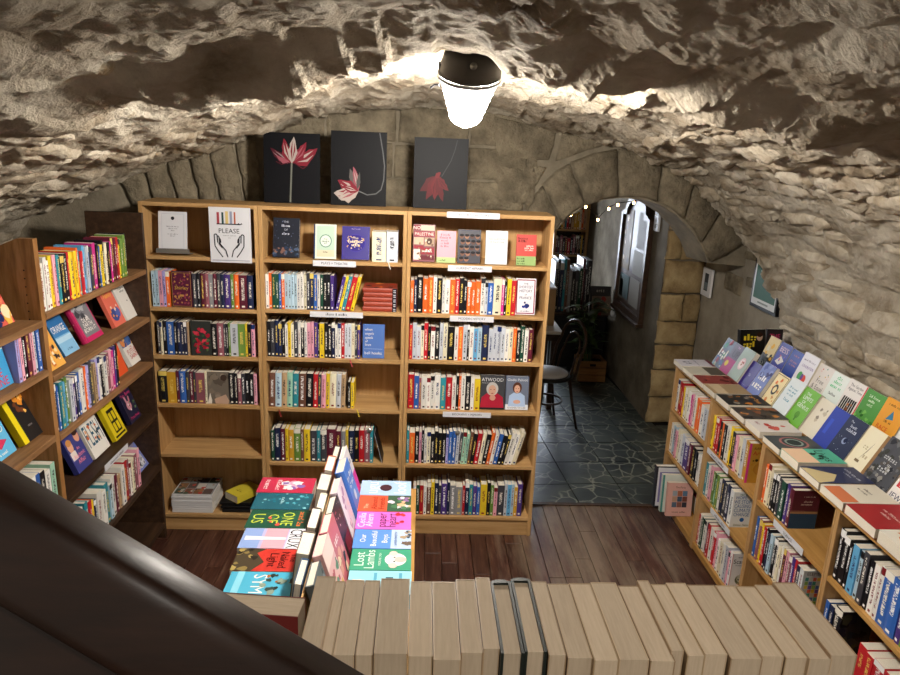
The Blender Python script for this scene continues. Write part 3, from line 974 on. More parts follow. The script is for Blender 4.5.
brow('R', 5, 413, 522, 'o.8 d.8 r.9 w.7 h1 y.8 n1 q.7 u1.3 n.7 g1.6 g1.6 r.7 n.9 t.9 u.9 b.8 y1.6 k.8 e.8 p.8 q1.8 l.8 s1 i.7 j.8 u1.1', .2, 'bottom shelf beside the doorway', hj=.016)

# ---- face-out books, back bookcases
face('M', 0, 271, 298, .215, '171c2a', [('blobs', 2, 30, .05, .03, .98, .25, .06, ['4a5a74', '2c3a52', '7a5a50']), ('t', 'THE', .5, .9, .05, 'c9cede'), ('t', 'ISLAND', .5, .8, .06, 'c9cede', .6), ('t', 'OF', .5, .7, .05, 'c9cede'), ('t', 'NIGHT', .5, .6, .06, 'c9cede', .6), ('blobs', 6, 20, .05, .25, .95, .95, .02, ['47536e', '6a7694'])], 'midnight navy storybook cover with tiny stars on top shelf', 14, True, .028)
face('M', 0, 313, 335, .188, 'd5e0d2', [('r', 0, 0, .06, 1, '24355c'), ('r', .14, .06, .94, .95, 'b9d0bf'), ('r', .14, .06, .94, .25, 'd8cdb0'), ('e', .54, .52, .28, .19, '5d8a78'), ('e', .54, .52, .24, .165, 'd9e4d8'), ('t', 'THE', .54, .57, .04, '2d4a44'), ('t', 'POETRY OF', .54, .51, .04, '2d4a44', .4), ('t', 'SEA', .54, .46, .04, '2d4a44'), ('t', 'POEMS', .54, .2, .045, '55604f', .4)], 'pale mint cover with a round medallion and navy spine', 10, True, .03)
face('M', 0, 341, 369, .183, '2b1f7a', [('e', .5, .5, .36, .27, '3a2f8e'), ('e', .5, .5, .33, .25, '2b1f7a'), ('blobs', 12, 34, .2, .3, .8, .72, .03, ['c9a06a', 'd8c0a0']), ('t', 'The', .5, .65, .07, 'e3d2bd'), ('t', 'Complete', .5, .55, .09, 'e3d2bd', .55), ('t', 'Works', .5, .44, .08, 'e3d2bd', .4), ('t', 'WORLD CLASSICS', .5, .92, .03, 'b9a6d8', .6)], 'deep purple cover with gilt round lettering on wire stand', 16, False, .024)
brow('M', 0, 372, 386, 'c1', .165, 'middle of top plays shelf', hard=1, hj=.001, depth=.11)
brow('M', 0, 386.5, 398, 'l1', .167, 'end of top plays shelf', hard=1, hj=.001, depth=.11)
P_ = 'ece6dd'
face('R', 0, 413, 435, .205, '6e2733', [('r', .03, .84, .3, .98, '7a1f2c'), ('t', 'NO', .16, .91, .09, P_), ('r', .34, .84, .97, .98, 'c9b9a5'), ('r', .03, .68, .97, .81, '8a2432'), ('t', 'PALESTINE', .5, .745, .085, P_, .88), ('r', .03, .46, .48, .65, 'c5ab93'), ('r', .52, .42, .97, .65, 'a58a74'), ('e', .74, .55, .13, .09, '4a352b'), ('r', .03, .36, .48, .43, '8a2432'), ('r', .03, .05, .32, .33, 'd6cfc4'), ('r', .36, .2, .97, .38, '8a2432'), ('r', .36, .05, .97, .17, '5c1a26'), ('blobs', 3, 18, .05, .05, .95, .63, .05, ['94725c', 'd9cbb8', '6f5346']), ('t', 'STORIES', .66, .29, .06, P_, .5)], 'maroon patchwork cover of photo tiles and white capitals on acrylic stand', 12, False, .022)
face('R', 0, 437, 456, .175, 'dd98a6', [('r', 0, 0, 1, .17, 'a9bf86'), ('t', 'A Bigger', .45, .88, .06, '94606c', .7), ('t', 'Picture of', .45, .79, .06, '94606c', .7), ('t', 'Things', .4, .7, .06, '94606c'), ('t', 'to Come', .42, .61, .06, '94606c', .6), ('t', 'In Hand', .42, .52, .06, '94606c', .6), ('t', 'essays', .3, .08, .06, '55663f', .5)], 'plain pink cover with pale green foot band', 9, False, .018)
face('R', 0, 458, 481, .185, '34343e', [('r', .06, .94, .9, .98, '4d4d58')] + [('e', .16 + .23 * (k % 4) + .05 * ((k // 4) % 2), .8 - .17 * (k // 4), .10, .075, ['6a4a3e', '8a6450', '503a34', '7a5848'][k % 4]) for k in range(18)] + [('e', .16 + .23 * (k % 4) + .05 * ((k // 4) % 2), .83 - .17 * (k // 4), .10, .04, '1c1a1e') for k in range(18)], 'dark charcoal cover crowded with many small faces', 9, False, .028)
face('R', 0, 486, 508, .185, 'ccd2d4', [('t', 'THE QUESTION', .5, .75, .05, '7d868c', .75), ('t', 'OF PALESTINE', .5, .66, .05, '7d868c', .75), ('l', [(.08, .12), (.92, .12)], .01, 'a6adb2')], 'almost blank white grey cover with two thin title lines', 8, False, .024)
face('R', 0, 517, 537, .17, 'c14a45', [('r', 0, 0, 1, .3, '8faa6e'), ('t', 'Banking', .3, .88, .075, '3c1515', .5), ('t', 'Erased', .3, .79, .075, '3c1515', .45), ('t', 'English', .68, .64, .055, P_, .45), ('t', 'Poems from', .64, .57, .05, P_, .6), ('t', 'and Times', .64, .5, .05, P_, .6), ('t', 'New Texts', .25, .22, .05, '33402a', .4), ('t', 'Over Time', .25, .14, .05, '33402a', .4), ('t', 'New Verse', .25, .06, .05, '33402a', .4)], 'red cover with green lower band at doorway end of top shelf', 8, False, .02)
face('R', 1, 516, 536, .205, 'e6e4ea', [('l', [(.06, .04), (.06, .96), (.94, .96), (.94, .04), (.06, .04)], .05, '8a2a4a'), ('t', 'THE', .5, .86, .05, '23305c'), ('t', 'SHORTEST', .5, .77, .075, '23305c', .7), ('t', 'HISTORY', .5, .66, .075, '23305c', .65), ('t', 'of', .5, .56, .05, '23305c'), ('t', 'FRANCE', .5, .47, .075, '23305c', .62), ('blobs', 7, 6, .35, .2, .65, .36, .1, ['2a3a8a', '22306e']), ('t', 'NON FICTION', .5, .1, .04, '55586c', .5)], 'white cover with wine-red border and navy title on current affairs shelf', 7, False, .03)
face('M', 2, 362, 384, .195, '5073b8', [('t', 'when', .28, .86, .075, P_, .4), ('t', 'angels', .32, .74, .075, P_, .5), ('t', 'speak', .3, .62, .075, P_, .45), ('t', 'of', .18, .51, .07, P_), ('t', 'love', .26, .41, .075, P_, .4), ('l', [(.08, .28), (.92, .28)], .012, 'b9c8e4'), ('t', 'bell hooks', .5, .16, .085, P_, .8)], 'plain blue poetry cover with white lowercase title facing out', 5, True, .02)
face('R', 3, 480, 505, .205, '3c3d42', [('r', 0, 0, 1, .06, '222226'), ('p', [(.02, .05), (.08, .35), (.3, .48), (.7, .48), (.93, .36), (.98, .05)], 'a62238'), ('e', .5, .6, .24, .2, 'b9b6b2'), ('e', .5, .56, .155, .155, 'c69c86'), ('e', .44, .58, .022, .012, '4a322c'), ('e', .57, .58, .022, .012, '4a322c'), ('e', .505, .47, .05, .014, '8f4a44'), ('e', .52, .34, .12, .08, 'c08f7c'), ('t', 'ATWOOD', .5, .87, .1, 'd9d9dc', .88), ('t', 'BOOK OF LIVES', .28, .77, .03, 'b9b9be', .4)], 'portrait cover of a grey-haired sitter in a red coat', 7, True, .03, txt=None)
face('R', 3, 506, 529, .2, '6b7488', [('r', 0, 0, 1, .16, 'd8dbe2'), ('p', [(.12, .1), (.16, .42), (.36, .52), (.64, .52), (.84, .42), (.88, .1)], 'a8bfe0'), ('e', .5, .66, .2, .17, '5a3424'), ('e', .5, .62, .13, .125, 'd3a58e'), ('e', .45, .64, .02, .01, '40281f'), ('e', .56, .64, .02, .01, '40281f'), ('e', .5, .55, .045, .012, 'a4544e'), ('e', .5, .24, .16, .06, 'd0a08a'), ('t', 'Gisèle Pelicot', .5, .9, .075, 'e6e8ee', .9), ('t', 'A HYMN TO LIFE', .5, .06, .05, '4a4e5c', .8)], 'portrait cover of a brown-haired sitter in a pale blue shirt', 8, True, .03)
# stack of orange-red books lying on the plays shelf
z = LEV['M'][1]
x0, x1 = X_(363, z), X_(397, z)
for k in range(5):
    th = .026
    b = book(th, x1 - x0 - .006 * (k % 2), .155, '963c2a', T3((x1 - .002, YB + .024, z + .001 + k * (th + .0008))) @ RY(-90), None, True, art=[('blobs', k, 8, .1, .1, .9, .9, .14, ['e07a3a', '3a2a2a', 'b8432a'])] if k == 4 else None,
             spine_art=[('r', 0, .0, 1, .13, '1a1c26'), ('r', .1, .03, .3, .1, 'b9b9c4'), ('r', .5, .03, .7, .1, 'b9b9c4')])
    tag(b, f"orange-red hardback lying flat, {['bottom', 'second', 'middle', 'fourth', 'topmost'][k]} of the stack on the plays shelf", 'book', 'stack of orange-red hardbacks')
# ribbons hanging over shelf edges
for (px, py, cc, lab) in ((388, 263, 'c9c4ba', 'pale bookmark ribbon hanging over the top shelf edge'), (350, 361, 'b5484e', 'red bookmark ribbon hanging under the blue face-out shelf'), (357, 411, 'd9c040', 'yellow bookmark ribbon at the cloth classics shelf'), (279, 411, '8a2a22', 'dark red ribbon at the cloth classics shelf')):
    p = pix(px, py, 1, YB - .004)
    MBr = MB()
    pts = [(p.x - .004, p.y + .004, p.z + .008), (p.x, p.y - .002, p.z), (p.x + .006, p.y - .004, p.z - .02), (p.x + .012, p.y - .004, p.z - .035)]
    for a, b in zip(pts[:-1], pts[1:]):
        n = len(MBr.v)
        MBr.v += [Vector(a), Vector(a) + Vector((.006, 0, .001)), Vector(b) + Vector((.006, 0, .001)), Vector(b)]
        MBr.f.append([n, n + 1, n + 2, n + 3])
    o = MBr.build('bookmark_ribbon', plain('ribbon_' + cc, cc, .6))
    tag(o, lab, 'ribbon')
# ---- notices, papers and boxes in the left bookcase
def sheet(name, px0, px1, pyt, pyb, Yp, spec, label, tilt=0, th=.0015):
    a, b = pix(px0, pyb, 1, Yp), pix(px1, pyb, 1, Yp)
    c = pix((px0 + px1) / 2, pyt, 1, Yp)
    wd, ht = b.x - a.x, c.z - a.z
    r = MB().box(0, 0, 0, wd, th, ht).build(name, M['paper'])
    Print((0, 0, 0), (wd, 0, 0), (0, 0, ht)).run(spec).build('print', r)
    r.matrix_world = T3((a.x, Yp, a.z)) @ RX(-tilt)
    return tag(r, label, 'notice')
INK = '2a2b33'
hand = [(.30, .10), (.2, .2), (.12, .3), (.11, .5), (.15, .52), (.18, .5), (.19, .36)]
hand2 = [(.42, .1), (.38, .22), (.27, .32), (.22, .37)]
fing = [[(.2, .49), (.23, .46), (.24, .36)], [(.23, .45), (.26, .42), (.265, .36)], [(.22, .35), (.3, .27)]]
strokes = [hand, hand2] + fing
spec = [('r', .18, .69, .76, .71, INK)]
for k, (u, wd, hh, cc) in enumerate(((.22, .06, .2, 'a0434c'), (.33, .05, .2, '2f4a4a'), (.43, .07, .22, 'cdb679'), (.53, .06, .22, '8d94ab'), (.62, .04, .21, 'b0614c'), (.7, .03, .16, 'd6d3d8'))):
    spec.append(('r', u - wd / 2, .71, u + wd / 2, .71 + hh, cc))
spec += [('p', [(.68, .7), (.71, .73), (.74, .7)], INK), ('p', [(.75, .7), (.78, .73), (.8, .7)], INK), ('t', 'PLEASE', .47, .58, .085, INK, .58), ('t', 'HANDLE THE BOOKS WITH', .48, .495, .018, '70737c', .5), ('t', 'CARE', .48, .455, .018, '70737c', .12)]
for st in strokes:
    spec.append(('l', st, .026, INK))
    spec.append(('l', [(.94 - a, b) for a, b in st], .026, INK))
spec.append(('r', .05, .035, .95, .05, 'a5a8b4'))
pl = sheet('poster', 211, 252, 207.5, 262, YB - .006, spec, 'white poster with two drawn hands reading PLEASE taped to bookcase')
nt_ = sheet('notice', 159.5, 188, 212.5, 251, YB + .06, [('l', [(.12, .06), (.12, .94), (.88, .94), (.88, .06), (.12, .06)], .012, 'b9bcc6'), ('e', .5, .83, .06, .045, INK), ('t', 'PLEASE ASK FOR ANY', .5, .62, .028, '777a85', .6), ('t', 'BOOK YOU NEED', .5, .57, .028, '777a85', .5), ('t', 'TODAY', .5, .52, .028, '777a85', .3), ('t', 'WE WILL FIND IT', .5, .43, .028, '777a85', .5), ('t', 'FOR YOU', .5, .38, .028, '777a85', .3)], 'white printed notice card on a clear stand in the poster bookcase', 8)
zz = LEV['L'][0]
bx = nt_.matrix_world.translation
nt_.matrix_world = T3((bx.x, YB + .05, zz + .021)) @ RX(-8)
st = MB().box(-.004, -.03, -.0135, .175, .035, -.009).box(-.004, -.03, -.009, .175, -.026, .012)
sto = st.build('stand', M['acrylic'], nt_)
# magazines and the yellow book
z = LEV['L'][5]
a = pix(172, 513, 1, YB + .02); b = pix(213, 513, 1, YB + .02)
for k in range(9):
    th = .0125
    o = book(th, b.x - a.x - .004, .225, 'd6d6d8', T3((b.x + random.uniform(-.003, .003), YB + .02 + random.uniform(0, .004), z + .001 + k * (th + .0006))) @ RY(-90), None, False, name='magazine',
             art=[('r', .02, .02, .98, .98, '8b8c8c')] + [('r', .05 + .31 * (q % 3), .06 + .23 * (q // 3), .33 + .31 * (q % 3), .27 + .23 * (q // 3), ['5a4a44', 'a9b0b0', '3d4a3c', '7d5a3c', 'c4c0b4', '39404a', '8a4a3a'][q % 7]) for q in range(12)] + [('blobs', 1, 30, .05, .05, .95, .95, .06, ['c8c4ba', '4d5a44', '9c6a42', '2c2c34', 'ad4438'])] if k == 8 else None)
    tag(o, f"glossy magazine lying flat in the bottom of the poster bookcase, {ordn(k + 1)} from the shelf", 'magazine', 'stack of magazines on the bottom shelf')
p = pix(222, 511, 1, YB + .03)
for k in range(3):
    o = MB().box(p.x - .01 * k, YB + .03 + .01 * k, z + .001 + k * .019, p.x + .2 - .014 * k, YB + .2, z + .0185 + k * .019, b=.002)
    tag(o.build('document_case', M['black']), f"flat black folder, {['lowest', 'middle', 'upper'][k]} of three under the yellow book", 'folder', 'black folders under the yellow book')
yc = pix(243, 488, 1, 3.95)
o = book(.046, .18, .115, 'd8c63e', T3((yc.x, 3.955, z + .0595)) @ RZ(52) @ T3((.09, -.0575, 0)) @ RY(-90), None, False, pages='cream', art=[('t', 'DICTIONARY', .5, .7, .045, '7a6a1c', .7), ('t', 'OF NAMES', .5, .62, .03, '7a6a1c', .5)])
tag(o, 'thick yellow book lying on black folders in the poster bookcase', 'book')

# ================================================================== DARK-BACKED BOOKCASE ON THE LEFT
XL, XLB = -1.465, -1.755
YU = 2.705                                   # shared upright
LF = [1.605, 1.345, 1.09, .785, .467, .10]
LN = [1.585, 1.385, 1.105, .785, .45]
def left_case():
    r = empty('wall_bookcase', (-1.61, 2.7, 0))
    inv = T3(r.location).inverted()
    def put(o):
        o.matrix_parent_inverse = inv
        return o
    def panel(y0, y1, mat, nm, drop=True):
        q = [(XL, 0), (XL, 1.9), (XL - .06, 1.9), (XLB, 1.8 if drop else 1.9), (XLB, 0)]
        n = len(q)
        V = [(a, y0, b) for a, b in q] + [(a, y1, b) for a, b in q]
        Fc = [list(range(n)), list(range(n, 2 * n))[::-1]] + [[i, n + i, n + (i + 1) % n, (i + 1) % n] for i in range(n)]
        return put(mesh(nm, V, Fc, mat, r))
    panel(YU - .015, YU + .015, M['pine'], 'upright')
    panel(1.6, 1.63, M['pine'], 'upright')
    e = panel(3.735, 3.76, M['darkwood'], 'end_panel', False)
    for (px, py) in ((94, 213), (134, 219)):
        p = pix(px, py, 1, 3.735)
    for yy in (.08, .22):
        o = MB().lathe([(.004, 0), (.004, .003), (.001, .004)], 8, T3((XL - yy, 3.735, 1.86)) @ RX(90)).build('screw', M['metal'], e)
        o.matrix_parent_inverse = inv
    put(MB().box(XLB - .012, 1.6, 0, XLB, 3.76, 1.64).build('back_panel', M['darkwood'], r))
    for k, z in enumerate(LF):
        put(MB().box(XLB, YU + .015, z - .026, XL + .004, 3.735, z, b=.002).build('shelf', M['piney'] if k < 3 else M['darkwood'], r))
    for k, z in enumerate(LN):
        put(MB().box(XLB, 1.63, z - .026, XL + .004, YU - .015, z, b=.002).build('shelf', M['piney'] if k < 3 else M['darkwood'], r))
    # column of shelf-peg holes down the upright
    pegs = MB()
    for k in range(14):
        pegs.lathe([(.003, 0), (.003, .001)], 6, T3((XL - .045, YU - .0155, 1.78 - .032 * k)) @ RX(90))
    o = put(pegs.build('peg_holes', M['under'], r))
    o['kind'] = 'stuff'
    a, b = pix(105, 470, 0, XL + .006), pix(128, 449, 0, XL + .006)
    m = put(MB().box(XL + .005, a.y, .757, XL + .007, b.y, .787).build('shelf_label', M['paper'], r))
    p = Print((XL + .007, a.y, .757), (0, b.y - a.y, 0), (0, 0, .03)).run([('t', 'CONTEMPORARY FICTION', .5, .5, .4, '3a3d48', .8)]).build('lettering', m)
    p.matrix_parent_inverse = Matrix()
    tag(r, 'tall dark-backed wooden bookcase with pine upright along the wall', 'bookcase')
left_case()
def lrow(z, y0, y1, tokens, hgt, shelf, hj=.012, lean=0.0, rg=None):
    row(tokens, y0, y1, z, (XL - .012, 0, 0), (0, 1, 0), RZ(90), hgt, shelf, 'dark end panel', True, 'books on the ' + shelf, hj=hj, lean=lean)
def lface(z, bl, br, hgt, col, art, label, tilt=22, thick=.022, hard=False, spine=None, dp=None, turn=0, dx=0, txt=None):
    """face-out book leaning back, front towards +X; bl, br: its lower corners in the photo, on the shelf"""
    p, q = pix(bl[0], bl[1], 2, z), pix(br[0], br[1], 2, z)
    d = dp or min(.165, max(.12, q.y - p.y))
    x = min(XL - .012, max(p.x, XL - .06)) + dx
    m4 = T3((x, p.y, z)) @ RZ(turn) @ RY(-tilt) @ T3((-thick, 0, 0))
    b = book(thick, hgt, d, col, m4, txt, hard, art=art, spine_art=spine)
    dz = min((b.matrix_world @ Vector(v)).z for v in b.bound_box) - z
    b.matrix_world = T3((0, 0, .0008 - dz)) @ b.matrix_world
    return tag(b, label, 'book')
W_ = 'f0eee8'
lrow(1.605, 2.735, 3.56, 'w1.2 w w1.1 y p t k1.3 k r y1.2 y o.8 t.8 r s.8 l b.7 q1.2 f1.1 k.8 b y k.9 c1.1 k f m m r y e e1.1 k.8', .2, 'top shelf', hj=.012)
lface(1.345, (52, 374), (68, 362), .19, 'e0a64a', [('blobs', 3, 14, .1, .1, .9, .8, .1, ['f0d3a0', '3a2c2c', 'c8763c', 'eedfc8'])], 'yellow-orange cover with small cartoon faces beside the pine upright', 24, dp=.12)
lface(1.345, (66, 359), (79, 349), .195, '3b7db5', [('r', 0, 0, 1, .45, '7fb2d6'), ('r', 0, .3, 1, .42, 'a9cbe2'), ('r', 0, .55, 1, 1, '2f6aa4'), ('t', 'ORANGE', .46, .62, .16, W_, .85), ('t', 'a novel', .5, .12, .05, '24507c', .4)], 'blue sky cover with big white lettering next to the yellow cover', 26, dp=.128)
lface(1.345, (87, 346), (107, 336), .2, 'c22a62', [('r', .1, .1, .95, .97, '7a7a80'), ('blobs', 5, 14, .15, .5, .9, .95, .14, ['a9a9ae', '55555c', 'c9c9cc', '3d3d44']), ('t', 'DEAR', .5, .5, .1, W_, .6), ('t', 'EARTH', .5, .38, .1, W_, .65), ('t', 'BORN IT', .5, .26, .1, W_, .75), ('r', .1, 0, 1, .12, 'c22a62')], 'magenta-edged cover with grey photograph and white capitals', 24, .03, True, [('t', 'I', .5, .5, .03, W_)])
lface(1.345, (108, 329), (126, 323), .205, 'e2705c', [('t', 'Modern', .5, .9, .08, 'f0c24e', .7), ('t', 'Family', .5, .79, .12, 'f0c24e', .8), ('e', .42, .28, .3, .16, '3a4a8c'), ('e', .7, .32, .2, .13, '4f63b0'), ('blobs', 5, 8, .2, .15, .85, .5, .07, ['f0d9c4', 'f0a03c', '2c3470'])], 'coral cover with yellow script title and blue animals', 22, .02)
lface(1.345, (126, 322), (145, 314), .19, 'e3e0da', [('t', 'A Tune of', .5, .88, .06, '55555c', .6), ('t', 'Longing', .5, .8, .06, '55555c', .5), ('e', .55, .5, .03, .02, '444444')], 'plain white cover on wire stand at end of the shelf', 22, .018)
lrow(1.09, 2.735, 3.36, 'n b.8 t s e l u.8 n.7 b1.1 w1.3 o.7 v q a v w k w z p f u k', .198, 'spines below the coral cover', hj=.012)
lface(1.09, (118, 380), (129, 374), .2, 'e0572a', [('blobs', 2, 4, .3, .3, .8, .8, .12, ['c8431c', 'ee7a44'])], 'plain vivid orange cover leaning beside upright spines', 18, dp=.13)
lface(1.09, (130, 368), (145, 358), .2, 'e6e2dc', [('r', 0, .52, 1, 1, '4a6aa8'), ('blobs', 4, 12, .1, .55, .9, .95, .15, ['d98a4c', '2c4a88', 'e0b070', 'b84a3c']), ('t', 'THE', .5, .46, .05, 'b3282e'), ('t', 'FUTURE', .5, .36, .12, 'b3282e', .85), ('t', 'SAINTS', .5, .22, .12, 'b3282e', .85)], 'white cover with red capitals and a painted upper half', 24, .024)
lface(.785, (72, 476), (92, 463), .2, '3b3f86', [('t', 'Jodi', .45, .92, .05, 'e9a9b8', .3), ('e', .24, .62, .16, .14, 'e0a98c'), ('e', .24, .72, .16, .08, 'c98a4c'), ('e', .8, .74, .16, .13, 'd79b80'), ('e', .8, .84, .16, .07, '40281f'), ('r', .06, .3, .4, .5, 'e3d7d0'), ('t', 'An', .6, .5, .08, 'f08aa0'), ('t', 'Academic', .52, .36, .1, 'f08aa0', .7), ('t', 'Affair', .5, .22, .1, 'f08aa0', .55)], 'indigo romance cover with two figures and pink lettering', 22, .026)
lface(.785, (96, 461), (111, 447), .2, 'e5e2dc', [('t', 'DAVID SZALAY', .5, .93, .05, '222226', .85), ('t', 'FLESH', .5, .55, .55, '2c5870', .95), ('blobs', 6, 10, .1, .35, .95, .75, .06, ['c9683c', '2c3a44', 'e0a87c'])], 'white cover filled by one tall dark teal word', 22, .022)
lface(.785, (117, 443), (133, 433), .2, 'd8c21c', [('t', 'SERVICE', .5, .92, .07, '1a1a1a', .8), ('r', .25, .15, .8, .78, '1e1c14'), ('r', .3, .48, .48, .7, 'd8c21c'), ('r', .56, .48, .74, .7, 'd8c21c'), ('r', .3, .2, .48, .42, 'd8c21c'), ('r', .56, .2, .74, .42, 'd8c21c'), ('r', .08, .05, .92, .1, '1e1c14')], 'bright yellow cover with a black stencilled doorway drawing', 22, .024)
lface(.785, (131, 426), (152, 417), .2, '22203a', [('t', 'We Love', .45, .9, .09, 'd9407c', .7), ('t', 'You, Bunny', .5, .78, .09, 'd9407c', .85), ('e', .42, .45, .2, .13, 'c98a96'), ('p', [(.3, .5), (.24, .74), (.36, .72), (.42, .52)], 'c98a96'), ('p', [(.45, .52), (.6, .72), (.68, .66), (.55, .45)], 'b87684'), ('blobs', 4, 7, .35, .3, .9, .6, .07, ['4d6a4a', 'e3d7dc', '6a8a5c']), ('t', 'Mona Awad', .5, .13, .08, 'd9407c', .75)], 'midnight cover with a pink hare and pink lettering', 20, .026)
lrow(.467, 2.735, 3.50, 'w c.8 o.7 w1.4 t.8 t r y.7 n.7 w1.3 w1.4 t1.2 i.8 w1.2 m a w1.3 r z.8 w c1.2 z p.8', .2, 'low shelf under the yellow cover', hj=.02)
lface(.467, (138, 475), (160, 466), .19, '7480c4', [('t', 'Cecilia', .5, .9, .1, 'b9a46a', .6), ('t', 'Kathleen', .5, .78, .1, 'b9a46a', .7), ('t', 'THE NATURE BOOK', .5, .62, .05, W_, .8), ('t', 'OF WONDERS', .5, .54, .05, W_, .6), ('r', .15, .08, .85, .42, 'b9bcc8'), ('blobs', 3, 10, .2, .12, .8, .4, .1, ['3a3a44', '77787e', 'd9d9dc'])], 'lavender cover with gilt script on the lowest dark shelf', 30, .026)
# near bay
lface(1.585, (-12, 336), (25, 317), .235, 'd05a4c', [('r', 0, .75, 1, 1, '9fc6e0'), ('blobs', 3, 16, .05, .35, .95, .72, .16, ['b83c34', 'e07a5c', '8c2c30', 'e9a98c']), ('blobs', 8, 16, 0, .0, 1, .3, .14, ['2c3a7c', 'e0b04c', '202a5c', 'f0d9b0']), ('t', 'Nora', .7, .9, .06, '3a6aa0', .4)], 'large illustrated cover of red terracotta houses and a pale sky', 22, .03, dp=.165)
lface(1.385, (-10, 398), (20, 385), .19, '3f9ad0', [('r', 0, .7, 1, 1, '8cc4e4'), ('p', [(0, .8), (.5, .9), (1, .78), (1, .7), (.4, .74), (0, .68)], 'd9ecf4'), ('e', .3, .52, .06, .05, '2c2440'), ('e', .55, .5, .06, .05, '2c2440'), ('r', .24, .36, .36, .48, 'e07a9c'), ('r', .49, .34, .61, .46, '26306a'), ('t', 'TIME', .4, .3, .16, 'd8364c', .7), ('t', 'SHINE', .46, .12, .16, 'd8364c', .8)], 'bright blue cover with two small figures and red capitals', 12, .022, dp=.15)
lrow(1.385, 2.52, 2.685, 'v p.8 k1.3 m1.2 p l1 b1.1', .185, 'spines beside the pine upright', hj=.005)
lface(1.105, (-14, 468), (14, 453), .19, '5fb4e0', [('t', 'LITTLE', .5, .75, .14, W_, .85), ('t', 'NAKED', .5, .55, .14, W_, .85), ('p', [(.2, .3), (.5, .18), (.85, .3), (.5, .4)], 'c8365c'), ('t', 'A NOVEL', .5, .1, .06, W_, .6)], 'light blue cover with white capitals and a red smile', 22, .022, dp=.14)
lface(1.105, (26, 448), (44, 437), .19, '1d1b1c', [('r', 0, 0, .22, 1, 'e3cf1e'), ('blobs', 5, 9, .45, .55, .9, .92, .12, ['d9882c', '6a3a20', 'e9b45c']), ('t', 'WEEDS', .6, .3, .05, '8a8a8a', .5)], 'black cover with a yellow spine strip and amber leaf', 24, .028, spine=[('r', 0, 0, 1, 1, 'e3cf1e')], dp=.14)
lrow(.785, 2.3, 2.685, 'w1.4 w1.3 c w1.2 y w b.8 k w x1.1', .2, 'lower shelf behind the handrail', hj=.014)

# ================================================================== LOW BOOKCASE ON THE RIGHT
XRF, XRK, ZT = 1.687, 2.27, .985
YR = [4.33, 3.73, 3.09, 2.46, 1.83, 1.2]
SR = [.675, .375, .05]
def right_case():
    for k in range(5):
        y1, y0 = YR[k], YR[k + 1]
        r = empty('low_bookcase', ((XRF + XRK) / 2, (y0 + y1) / 2, 0))
        inv = T3(r.location).inverted()
        def put(o):
            o.matrix_parent_inverse = inv
            return o
        t = .022
        put(MB().box(XRF, y1 - t, 0, XRK, y1 - .001, ZT - t, b=.001).build('side_panel', M['oak'], r))
        put(MB().box(XRF, y0 + .001, 0, XRK, y0 + .012, ZT - t, b=.001).build('side_panel', M['oak'], r))
        put(MB().box(XRF - .004, y0 + .001, ZT - t, XRK, y1 - .001, ZT, b=.001).build('top_panel', M['oaky'], r))
        put(MB().box(XRK - .01, y0 + .012, 0, XRK, y1 - t, ZT - t).build('back_panel', M['oak'], r))
        put(MB().box(XRF + .01, y0 + .012, 0, XRF + .026, y1 - t, .03).build('plinth', M['oaky'], r))
        for z in SR:
            put(MB().box(XRF + .002, y0 + .012, z - .022, XRK - .01, y1 - t, z, b=.001).build('shelf', M['oaky'], r))
        labs = {1: [((707.5, 449), (728, 471), .675, 'POLITICS + ECONOMICS'), ((711, 507), (730, 530), .375, 'CLIMATE + NATURE')], 2: [((774, 520), (803, 551), .675 - .06, 'SCIENCE')]}.get(k, [])
        for (a, b, zz, txt) in labs:
            p, q = pix(a[0], a[1], 0, XRF - .002), pix(b[0], b[1], 0, XRF - .002)
            zb = (SR[0] if zz > .5 else SR[1]) - .027
            if k == 2: zb = SR[0] - .03
            m = put(MB().box(XRF - .003, q.y, zb, XRF - .001, p.y, zb + .033).build('shelf_label', M['paper'], r))
            l = Print((XRF - .003, p.y, zb), (0, q.y - p.y, 0), (0, 0, .033)).run([('t', txt, .5, .5, .42, '33363f', .75)]).build('lettering', m)
            l.matrix_parent_inverse = Matrix()
        tag(r, ['low oak bookcase unit ending beside the stone arch', 'low oak bookcase unit with two white shelf labels', 'low oak bookcase unit with a label reading SCIENCE', 'low oak bookcase unit holding bright blue paired spines', 'low oak bookcase unit beyond the paired blue spines'][k], 'bookcase', 'low oak bookcase units along the right wall')
right_case()
def rrow(bay, lvl, tokens, hgt, shelf, last=None, y0=None, y1=None, hj=.014, xo=.014, lean=0.0):
    a = y0 if y0 is not None else YR[bay] - .026
    b = y1 if y1 is not None else YR[bay + 1] + .03
    row(tokens, -a, -b, SR[lvl], (XRF + xo, 0, 0), (0, -1, 0), RZ(-90), hgt, shelf, 'stone arch end', False, 'books on the ' + shelf, last=last, hj=hj, lean=lean)
rrow(0, 0, 'w1.2 r1.4 r.8 y.6 w.8 c.7 w1.2 f.7 p.8 w1.1 o1 o1 w1.4 l1.3 k.8', .205, 'upper shelf beside arch')
rrow(0, 1, 'w1 i1.2 p.7 c.9 w.8 l1.3 u2 m1 k1.2 k w1.2 w1', .2, 'middle shelf beside arch')
rrow(1, 0, 'y.9 r1.1 r1 k1 o.7 k.9 w1 y1 k1.2 p1 c1.3 l1 f1.2', .21, 'upper politics shelf', ([('r', 0, 0, .1, 1, 'cf3a86'), ('t', 'ALAIN FRANCIS', .55, .88, .06, '4a2a10', .7), ('t', 'Art', .35, .76, .1, 'a83220', .4), ('blobs', 5, 10, .2, .2, .9, .6, .07, ['3a2a14', 'b8862c', '3a2a14']), ('e', .5, .36, .22, .15, 'a8752a')], 'golden ochre cover with pink spine at the near end of politics shelf', 'b7862e'), y1=3.25)
